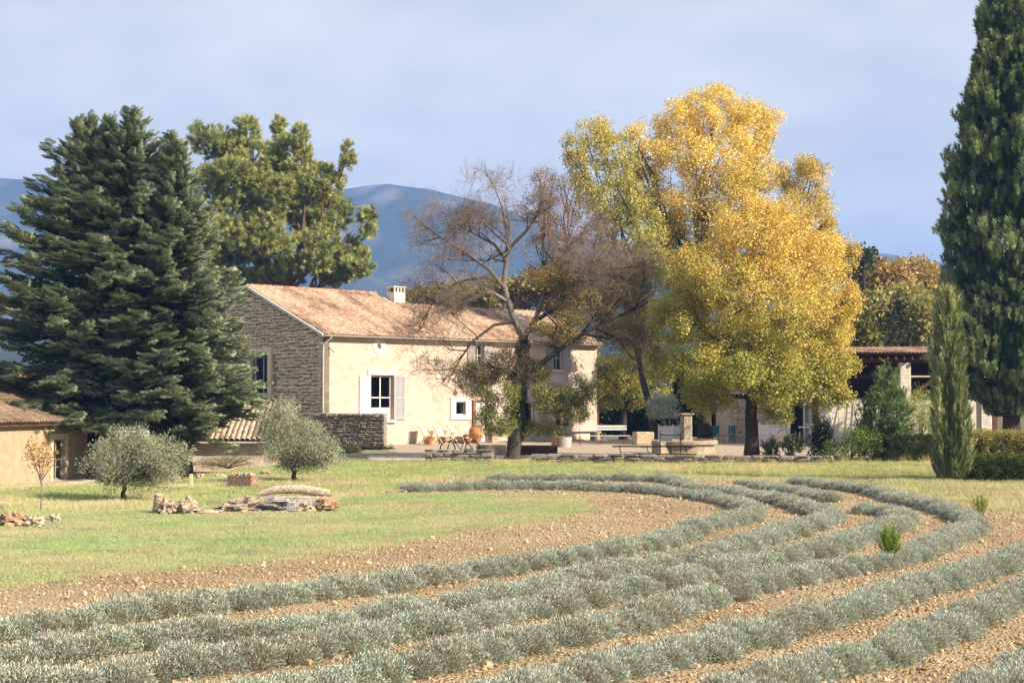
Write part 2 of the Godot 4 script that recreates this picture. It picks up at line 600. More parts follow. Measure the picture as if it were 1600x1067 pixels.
func shrub(called: String, label: String, group: String, at: Vector3, lobes: Array, mesh: ArrayMesh, m: Material, per_m2: float, size: Vector2, tone: Callable, s: int, upright := 0.2, gap := -0.4, category := "shrub") -> Node3D:
	var o := thing(called, at, 0.0, label, category, group)
	var r := rnd(s)
	var mb := MB.new()
	for lb in lobes:
		for k in 4:
			var e: Vector3 = lb[0] + ball(r) * (lb[1] as Vector3) * 0.8
			e.y = maxf(e.y, 0.1)
			mb.tube([Vector3(r.randf_range(-0.1, 0.1), -0.05, r.randf_range(-0.1, 0.1)), e * Vector3(0.45, 0.5, 0.45), e], [0.03, 0.02, 0.006], 4, false)
	built("stem", mb, M.bark, o)
	var f := crown_fill(s, lobes, per_m2, size, tone, gap, 0.35, upright)
	copies("foliage", mesh, m, f[0], f[1], o)
	return o

func mixed(a: Color, b: Color, k: float, q: float) -> Color:
	var c := a.lerp(b, k)
	var t := 0.82 + 0.36 * q
	return Color(c.r * t, c.g * t, c.b * t)

func spruce(called: String, label: String, at: Vector3, h: float, radius: float, low: float, s: int, lean: Vector2, bough: ArrayMesh, second: Vector2) -> void:
	var o := thing(called, at, 0.0, label, "tree", "spruces beside the farmhouse")
	var r := rnd(s)
	var mb := MB.new()
	trunk_tube(mb, r, Vector3.ZERO, Vector3(lean.x, h - 0.3, lean.y), 0.26, 0.03, 0.04, 8)
	var where := []
	var tint := []
	var tops := [[Vector2.ZERO, low, h, radius]]
	if second != Vector2.ZERO:
		tops.append([second, h * 0.66, h * 0.985, radius * 0.72])
	for top in tops:
		var off: Vector2 = top[0]
		var hh: float = top[2]
		var y: float = top[1]
		if off != Vector2.ZERO:
			mb.tube([Vector3(lean.x * 0.6, h * 0.55, 0), Vector3(lean.x + off.x * 0.8, h * 0.7, off.y), Vector3(lean.x + off.x, hh - 0.2, off.y)], [0.14, 0.1, 0.02], 6, false)
		while y < hh - 0.15:
			var t := (hh - y) / h
			var reach_max: float = top[3] * minf(1.0, pow(t / 0.55, 0.92) + 0.03)
			var n := 6 + r.randi_range(0, 3)
			var a0 := r.randf_range(0, TAU)
			for k in n:
				var a := a0 + TAU * k / n + r.randf_range(-0.35, 0.35)
				var wob := 0.68 + 0.42 * r.randf() + 0.45 * noise_fine.get_noise_3d(cos(a) * 24.0 + s * 5.0, y * 9.0, sin(a) * 24.0)
				var reach := maxf(reach_max * wob, 0.25)
				var pitch := lerpf(-0.15, 0.95, pow(clampf(1.0 - t * 1.15, 0, 1), 2.2)) + r.randf_range(-0.16, 0.16)
				var base := Vector3(lean.x, 0, lean.y) * (y / h) + Vector3(off.x, y, off.y)
				var tip := base + Vector3(cos(a), 0, sin(a)) * reach * cos(pitch) + Vector3.UP * reach * sin(pitch)
				var mid := base.lerp(tip, 0.55) - Vector3.UP * (0.07 * reach)
				mb.tube([base, mid, tip], [0.03 + 0.008 * reach, 0.018 + 0.004 * reach, 0.008], 4, false)
				var along := maxf(reach * 0.2, 0.05)
				var tone := r.randf()
				while along < reach + 0.15:
					var f := minf(along / reach, 1.0)
					var p := base.lerp(mid, f / 0.55) if f < 0.55 else mid.lerp(tip, (f - 0.55) / 0.45)
					for side in [-1.0, 0.0, 1.0]:
						if side == 0.0 and f < 0.55:
							continue
						var yaw: float = a + side * r.randf_range(0.3, 1.1)
						var up := r.randf_range(-0.3, 0.4) + pitch * 0.6
						var d := Vector3(cos(yaw) * cos(up), sin(up), sin(yaw) * cos(up))
						var sc := r.randf_range(0.42, 0.8) * clampf(0.45 + reach * 0.16, 0.4, 0.9)
						var x := Vector3.UP.cross(d).normalized()
						var b := Basis(x, d.cross(x), d) * Basis(Vector3(0, 0, 1), r.randf_range(-0.4, 0.4))
						where.append(Transform3D(b.scaled_local(Vector3.ONE * sc), p - d * 0.15 + Vector3(0, r.randf_range(-0.1, 0.16), 0)))
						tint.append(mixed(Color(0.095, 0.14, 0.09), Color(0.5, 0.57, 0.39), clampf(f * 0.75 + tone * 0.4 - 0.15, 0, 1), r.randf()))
					along += 0.3
			y += r.randf_range(0.24, 0.36)
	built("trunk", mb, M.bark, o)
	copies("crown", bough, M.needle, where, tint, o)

func cypress(called: String, label: String, at: Vector3, h: float, prof: Callable, count: int, size: Vector2, mesh: ArrayMesh, dark: Color, light: Color, s: int, trunk_r: float, low: float, flame: float, bumps: float) -> void:
	var o := thing(called, at, 0.0, label, "tree", "cypresses beside the hedge")
	var r := rnd(s)
	var mb := MB.new()
	trunk_tube(mb, r, Vector3.ZERO, Vector3(0, h * 0.92, 0), trunk_r, 0.03, 0.03, 9)
	var where := []
	var tint := []
	while where.size() < count:
		var t := r.randf()
		var y := low + (h - low) * t
		var rad: float = prof.call(t)
		if r.randf() > 0.25 + rad / (prof.call(0.3) as float):
			continue
		var a := r.randf_range(0, TAU)
		var nz := noise_fine.get_noise_3d(cos(a) * 22.0 * bumps + s, y * 7.0 / flame, sin(a) * 22.0 * bumps)
		var nz2 := noise_fine.get_noise_3d(cos(a) * 60.0 * bumps, y * 22.0 / flame + s, sin(a) * 60.0 * bumps)
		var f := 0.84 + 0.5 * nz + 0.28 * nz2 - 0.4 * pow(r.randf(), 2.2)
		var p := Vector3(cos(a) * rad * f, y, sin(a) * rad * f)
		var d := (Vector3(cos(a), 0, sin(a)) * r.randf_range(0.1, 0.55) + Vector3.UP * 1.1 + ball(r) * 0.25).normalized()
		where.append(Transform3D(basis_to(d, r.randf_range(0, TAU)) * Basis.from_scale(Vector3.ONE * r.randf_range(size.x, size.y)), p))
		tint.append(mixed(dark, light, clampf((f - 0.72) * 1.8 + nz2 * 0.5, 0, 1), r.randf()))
	for k in 60:
		var y := low + (h - low) * r.randf() * 0.8
		var a := r.randf_range(0, TAU)
		var rad: float = prof.call((y - low) / (h - low)) * 0.85
		mb.tube([Vector3(0, y, 0), Vector3(cos(a) * rad, y + rad * 0.9, sin(a) * rad)], [trunk_r * 0.16, 0.01], 4, false)
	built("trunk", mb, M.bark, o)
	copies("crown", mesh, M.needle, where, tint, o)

func lavender_bush(s: int) -> ArrayMesh:
	var r := rnd(s)
	var mb := MB.new()
	var f := FastNoiseLite.new()
	f.seed = s
	f.frequency = 1.7
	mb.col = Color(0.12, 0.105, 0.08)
	for k in 8:                                                     # woody inner dome
		for q in 4:
			var p := []
			for e in [[k, q], [k + 1, q], [k + 1, q + 1], [k, q + 1]]:
				var a: float = TAU * e[0] / 8.0
				var h: float = PI * 0.5 * e[1] / 4.0
				p.append(Vector3(cos(a) * cos(h) * 0.3, sin(h) * 0.24 - 0.02, sin(a) * cos(h) * 0.3))
			mb.quad(p[3], p[2], p[1], p[0])
	for k in 5200:
		var d := ball(r)
		d.y = absf(d.y)
		d = d.normalized()
		var bump := 1.0 + 0.3 * f.get_noise_3d(d.x, d.y, d.z) + 0.1 * sin(d.x * 17.0 + s) * sin(d.z * 19.0)
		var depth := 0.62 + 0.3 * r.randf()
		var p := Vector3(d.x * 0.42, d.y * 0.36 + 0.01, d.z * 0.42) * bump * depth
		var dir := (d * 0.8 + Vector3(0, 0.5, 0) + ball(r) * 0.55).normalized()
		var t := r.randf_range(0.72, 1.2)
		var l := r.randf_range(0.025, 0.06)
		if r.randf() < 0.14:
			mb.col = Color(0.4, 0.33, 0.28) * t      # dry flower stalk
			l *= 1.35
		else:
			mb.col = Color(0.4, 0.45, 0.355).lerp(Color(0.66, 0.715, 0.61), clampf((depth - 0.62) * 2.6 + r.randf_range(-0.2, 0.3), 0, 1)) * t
		mb.col.a = 1.0
		mb.leaf(p, dir, dir.cross(ball(r)).normalized(), l, 0.0125, 0.3)
	return mb.mesh()

func smooth_line(p: Array, spacing: float) -> Array:
	var c := Curve3D.new()
	for k in p.size():
		var a: Vector2 = p[maxi(k - 1, 0)]
		var b: Vector2 = p[mini(k + 1, p.size() - 1)]
		var t := (b - a) / 6.0
		c.add_point(Vector3(p[k].x, 0, p[k].y), Vector3(-t.x, 0, -t.y), Vector3(t.x, 0, t.y))
	var out := []
	var l := c.get_baked_length()
	var s := 0.0
	while s < l:
		out.append(c.sample_baked(s))
		s += spacing
	return out

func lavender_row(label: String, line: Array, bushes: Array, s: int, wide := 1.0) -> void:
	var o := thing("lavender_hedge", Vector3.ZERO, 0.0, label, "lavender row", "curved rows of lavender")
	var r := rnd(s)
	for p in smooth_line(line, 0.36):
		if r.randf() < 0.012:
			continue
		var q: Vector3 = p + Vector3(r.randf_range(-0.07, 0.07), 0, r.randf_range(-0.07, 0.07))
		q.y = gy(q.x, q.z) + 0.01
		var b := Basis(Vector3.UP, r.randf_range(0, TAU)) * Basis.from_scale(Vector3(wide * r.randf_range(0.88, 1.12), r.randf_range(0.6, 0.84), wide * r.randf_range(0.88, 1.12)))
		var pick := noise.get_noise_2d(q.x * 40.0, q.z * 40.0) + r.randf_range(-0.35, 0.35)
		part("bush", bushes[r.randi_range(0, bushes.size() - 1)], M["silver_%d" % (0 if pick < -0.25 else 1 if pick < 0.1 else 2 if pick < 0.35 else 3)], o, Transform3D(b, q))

func grass_patch(s: int, count: int, half: float, lo: float, hi: float, w: float, bend: float, a: Color, b: Color) -> ArrayMesh:
	var r := rnd(s)
	var mb := MB.new()
	for k in count:
		var p := Vector3(r.randf_range(-half, half), -0.01, r.randf_range(-half, half))
		var l := r.randf_range(lo, hi)
		var d := (Vector3.UP + Vector3(r.randf_range(-bend, bend), 0, r.randf_range(-bend, bend))).normalized()
		var sd := d.cross(ball(r)).normalized()
		var m := p + d * l * 0.6
		var e := m + (d + Vector3(r.randf_range(-bend, bend), -0.2, r.randf_range(-bend, bend))).normalized() * l * 0.5
		mb.col = mixed(a, b, r.randf(), r.randf())
		mb.tri(p - sd * w * 0.5, p + sd * w * 0.5, m)
		mb.tri(m - sd * w * 0.3, m + sd * w * 0.3, e)
	return mb.mesh()

func spread(s: int, count: int, area: Rect2, ok: Callable, size: Vector2, tone: Callable, lift := 0.0) -> Array:
	var r := rnd(s)
	var where := []
	var tint := []
	for k in count:
		var x := area.position.x + area.size.x * r.randf()
		var z := area.position.y + area.size.y * r.randf()
		if absf(x) > -z * 0.4 + 3.0 or not ok.call(x, z):
			continue
		var sc := r.randf_range(size.x, size.y)
		where.append(Transform3D(Basis(Vector3.UP, r.randf_range(0, TAU)) * Basis.from_scale(Vector3.ONE * sc), Vector3(x, gy(x, z) + lift, z)))
		tint.append(tone.call(x, z, r.randf()))
	return [where, tint]

# ---------------------------------------------------------------- stones
func stone_mesh(s: int, ch := 0.14, jit := 0.07) -> ArrayMesh:
	var r := rnd(s)
	var mb := MB.new()
	mb.rounded(Vector3.ZERO, Vector3.ONE, ch, Basis(), jit, r)
	return mb.mesh()

func rock_mesh(s: int, rough := 0.35, detail := 7) -> ArrayMesh:
	var r := rnd(s)
	var mb := MB.new()
	var f := FastNoiseLite.new()
	f.seed = s
	f.frequency = 0.9
	f.fractal_octaves = 4
	f.fractal_gain = 0.6
	var rows := detail
	var sides := int(detail * 1.5)
	var P := func(k: int, q: int) -> Vector3:
		var a := TAU * (k % sides) / sides
		var h := PI * (q / float(rows) - 0.5)
		var d := Vector3(cos(a) * cos(h), sin(h), sin(a) * cos(h))
		return d * (1.0 + rough * 1.6 * f.get_noise_3d(d.x, d.y, d.z) + rough * 0.5 * f.get_noise_3d(d.x * 4.0, d.y * 4.0, d.z * 4.0)) * 0.5
	for q in rows:
		for k in sides:
			mb.quad(P.call(k + 1, q), P.call(k, q), P.call(k, q + 1), P.call(k + 1, q + 1))
	return mb.mesh()

func stone_courses(parent: Node, xf: Transform3D, length: float, top: Callable, course: Vector2, long: Vector2, depth: float, mats: String, holes: Array, s: int, limit: int, stones: Array, rugged := 1.0) -> void:
	# irregular courses of stones on a wall face: u along, v up, z out; the largest ones are parts, the rest one part
	var r := rnd(s)
	var all := []
	var y := 0.0
	while y < 20.0:
		var ch := r.randf_range(course.x, course.y)
		var u := -r.randf_range(0, 0.3)
		var any := false
		while u < length:
			var l := r.randf_range(long.x, long.y)
			var u0 := maxf(u, 0.0)
			var u1 := minf(u + l, length)
			u += l
			if u1 - u0 < 0.06:
				continue
			var cu := (u0 + u1) * 0.5
			if y + ch * 0.7 > (top.call(cu) as float):
				continue
			any = true
			var blocked := false
			for h in holes:
				if u1 > h[0] + 0.02 and u0 < h[1] - 0.02 and y + ch > h[2] + 0.02 and y < h[3] - 0.02:
					blocked = true
			if blocked:
				continue
			var hh := minf(ch, (top.call(cu) as float) - y)
			all.append([(u1 - u0) * hh, Vector3(cu, y + hh * 0.5 + r.randf_range(-0.2, 0.2) * hh * rugged, r.randf_range(-0.03, 0.03)), Vector3(u1 - u0 - 0.025, hh * r.randf_range(1.0 - 0.2 * rugged, 1.0) - 0.016, depth), r.randf_range(-0.07, 0.07) * rugged])
		if not any:
			break
		y += ch
	all.sort_custom(func(a, b): return a[0] > b[0])
	var where := []
	var tint := []
	for k in all.size():
		var a: Array = all[k]
		var t := xf * Transform3D(Basis(Vector3(0, 0, 1), a[3]).scaled_local(a[2]), a[1])
		if k < limit:
			part("stone", stones[r.randi_range(0, stones.size() - 1)], M["%s_%d" % [mats, r.randi_range(0, 3)]], parent, t)
		else:
			where.append(t)
			var q := r.randf_range(0.82, 1.15)
			tint.append(Color(q, q, q))
	if where.size():
		meta(copies("small_stones", stones[0], M["%s_1" % mats], where, tint, parent), "", "", "", "stuff")

# ---------------------------------------------------------------- building pieces
func wall_face(mb: MB, length: float, height: float, thick: float, holes: Array) -> void:
	# a wall from (0,0,0) along +x, its outside at z = 0, with real openings [x0, x1, y0, y1]
	var xs := [0.0, length]
	var ys := [0.0, height]
	for h in holes:
		for k in 2:
			if not xs.has(h[k]): xs.append(h[k])
			if not ys.has(h[k + 2]): ys.append(h[k + 2])
	xs.sort()
	ys.sort()
	for a in xs.size() - 1:
		for b in ys.size() - 1:
			var cx: float = (xs[a] + xs[a + 1]) * 0.5
			var cy: float = (ys[b] + ys[b + 1]) * 0.5
			var hole := false
			for h in holes:
				if cx > h[0] and cx < h[1] and cy > h[2] and cy < h[3]:
					hole = true
			if hole:
				continue
			var x0: float = xs[a]
			var x1: float = xs[a + 1]
			var y0: float = ys[b]
			var y1: float = ys[b + 1]
			mb.quad(Vector3(x0, y0, 0), Vector3(x1, y0, 0), Vector3(x1, y1, 0), Vector3(x0, y1, 0))
			mb.quad(Vector3(x1, y0, -thick), Vector3(x0, y0, -thick), Vector3(x0, y1, -thick), Vector3(x1, y1, -thick))
	for h in holes:
		var x0: float = h[0]
		var x1: float = h[1]
		var y0: float = h[2]
		var y1: float = h[3]
		mb.quad(Vector3(x0, y0, 0), Vector3(x0, y1, 0), Vector3(x0, y1, -thick), Vector3(x0, y0, -thick))
		mb.quad(Vector3(x1, y1, 0), Vector3(x1, y0, 0), Vector3(x1, y0, -thick), Vector3(x1, y1, -thick))
		mb.quad(Vector3(x0, y1, 0), Vector3(x1, y1, 0), Vector3(x1, y1, -thick), Vector3(x0, y1, -thick))
		mb.quad(Vector3(x0, y0, -thick), Vector3(x1, y0, -thick), Vector3(x1, y0, 0), Vector3(x0, y0, 0))
	for e in [[0.0, 1], [length, -1]]:
		var x: float = e[0]
		mb.quad(Vector3(x, 0, -thick), Vector3(x, 0, 0), Vector3(x, height, 0), Vector3(x, height, -thick))
	mb.quad(Vector3(0, height, 0), Vector3(length, height, 0), Vector3(length, height, -thick), Vector3(0, height, -thick))

func place(mb: MB, xf: Transform3D) -> MB:
	for k in mb.v.size():
		mb.v[k] = xf * mb.v[k]
		mb.n[k] = (xf.basis * mb.n[k]).normalized()
	return mb

func window(parent: Node, xf: Transform3D, w: float, h: float, cols: int, rows: int, m: Material, bar := 0.06, called := "window") -> Node3D:
	# origin at the middle of the sill, z out; frame, glazing bars and one pane for each light
	var mb := MB.new()
	for s in [-1, 1]:
		mb.box(Vector3(s * (w - bar) * 0.5, h * 0.5, 0), Vector3(bar, h, 0.06))
	for y in [bar * 0.5, h - bar * 0.5]:
		mb.box(Vector3(0, y, 0), Vector3(w - bar * 2, bar, 0.06))
	for k in range(1, cols):
		mb.box(Vector3(-w * 0.5 + w * k / cols, h * 0.5, 0.002), Vector3(bar * 0.8, h - bar * 2, 0.05))
	for k in range(1, rows):
		mb.box(Vector3(0, h * k / rows, -0.001), Vector3(w - bar * 2, bar * 0.7, 0.04))
	var o := part(called, mb.mesh(), m, parent, xf)
	for a in cols:
		for b in rows:
			var g := MB.new()
			g.box(Vector3(-w * 0.5 + w * (a + 0.5) / cols, h * (b + 0.5) / rows, -0.012), Vector3(w / cols - bar * 0.9, h / rows - bar * 0.9, 0.006))
			part("pane", g.mesh(), M.glass, o)
	return o

func shutter(parent: Node, at: Vector3, w: float, h: float, m: Material, brace: bool, yaw := 0.0) -> void:
	# origin bottom middle; boards with gaps, ledges and a slanting brace, or louvres in a frame
	var mb := MB.new()
	if brace:
		var n := 5
		for k in n:
			mb.box(Vector3(-w * 0.5 + w * (k + 0.5) / n, h * 0.5, 0), Vector3(w / n - 0.012, h, 0.03))
		for y in [h * 0.14, h * 0.86]:
			mb.box(Vector3(0, y, 0.026), Vector3(w * 0.94, 0.1, 0.024))
		var d := Vector2(w * 0.8, h * 0.26)
		mb.box(Vector3(0, h * 0.3, 0.026), Vector3(d.length(), 0.09, 0.022), Basis(Vector3(0, 0, 1), d.angle()))
	else:
		for s in [-1, 1]:
			mb.box(Vector3(s * (w - 0.08) * 0.5, h * 0.5, 0), Vector3(0.08, h, 0.045))
		for y in [0.05, h * 0.5, h - 0.05]:
			mb.box(Vector3(0, y, 0), Vector3(w - 0.16, 0.1, 0.04))
		var y2 := 0.13
		while y2 < h - 0.12:
			mb.box(Vector3(0, y2, 0), Vector3(w - 0.16, 0.055, 0.012), Basis(Vector3.RIGHT, -0.6))
			y2 += 0.06
	part("shutter", mb.mesh(), m, parent, Transform3D(Basis(Vector3.UP, yaw), at))

func tile_mesh() -> ArrayMesh:
	# a half-round clay tile along -z (uphill), narrower at its upper end
	var mb := MB.new()
	var n := 6
	for k in n:
		var q := []
		for e in [[k, 0], [k + 1, 0], [k + 1, 1], [k, 1]]:
			var a: float = PI * e[0] / n
			var rad := 0.105 if e[1] == 0 else 0.085
			q.append([Vector3(-cos(a) * rad, sin(a) * rad * 0.85 + (0.02 if e[1] == 0 else 0.0), 0.24 if e[1] == 0 else -0.24), Vector3(-cos(a), sin(a), 0)])
		var b := mb.v.size()
		for e in q:
			mb.vert(e[0], e[1], Color.WHITE)
		mb.i.append_array(PackedInt32Array([b, b + 2, b + 1, b, b + 3, b + 2]))
		var i0 := Vector3(-cos(PI * k / n) * 0.088, sin(PI * k / n) * 0.075 + 0.015, 0.239)
		var i1 := Vector3(-cos(PI * (k + 1) / n) * 0.088, sin(PI * (k + 1) / n) * 0.075 + 0.015, 0.239)
		mb.quad(q[0][0], i0, i1, q[1][0])
	return mb.mesh()

func roof_slope(parent: Node, origin: Vector3, along: Vector3, uphill: Vector3, length: float, run: float, s: int, tile: ArrayMesh, tones: Array, thick := 0.12) -> void:
	# a sloping bed with channel and cover tiles; origin at the lower left corner seen from outside
	var nrm := along.cross(uphill).normalized()
	var b := Basis(along, nrm, -uphill)
	var mb := MB.new()
	mb.box(origin + along * length * 0.5 + uphill * run * 0.5 - nrm * thick * 0.5, Vector3(length, thick, run), b)
	var rf := built("roof", mb, M.tile_bed, parent)
	var r := rnd(s)
	var where := []
	var tint := []
	var cols := int(length / 0.215)
	var rows := int(run / 0.36)
	for k in cols:
		for q in rows + 1:
			var p := origin + along * ((k + 0.5) * length / cols + r.randf_range(-0.012, 0.012)) + uphill * (minf(q * 0.36, run - 0.22) + r.randf_range(-0.02, 0.02) + 0.12) + nrm * (0.02 + r.randf_range(0, 0.012))
			var t := Basis(along, nrm, -uphill) * Basis(Vector3.UP, r.randf_range(-0.05, 0.05)) * Basis(Vector3.RIGHT, 0.03)
			where.append(Transform3D(t, p))
			var n := noise.get_noise_2d(p.x * 16.0 + s * 31.0, q * 3.5) + noise_fine.get_noise_2d(k * 3.1, q * 1.3) * 0.6
			var pick := clampf(0.45 + n * 0.9 + r.randf_range(-0.3, 0.3), 0, 1)
			var c: Color = (tones[0] as Color).lerp(tones[1], pick * 2.0) if pick < 0.5 else (tones[1] as Color).lerp(tones[2], pick * 2.0 - 1.0)
			if n < -0.32 and r.randf() < 0.8:
				c = c.lerp(tones[3], r.randf_range(0.4, 0.9))
			tint.append(c)
	meta(copies("roof_tiles", tile, M.tile, where, tint, rf), "", "", "", "stuff")

func slab(called: String, parent: Node, c: Vector3, size: Vector3, m: Material, ch := 0.015) -> MeshInstance3D:
	var mb := MB.new()
	mb.rounded(c, size, ch)
	return built(called, mb, m, parent)

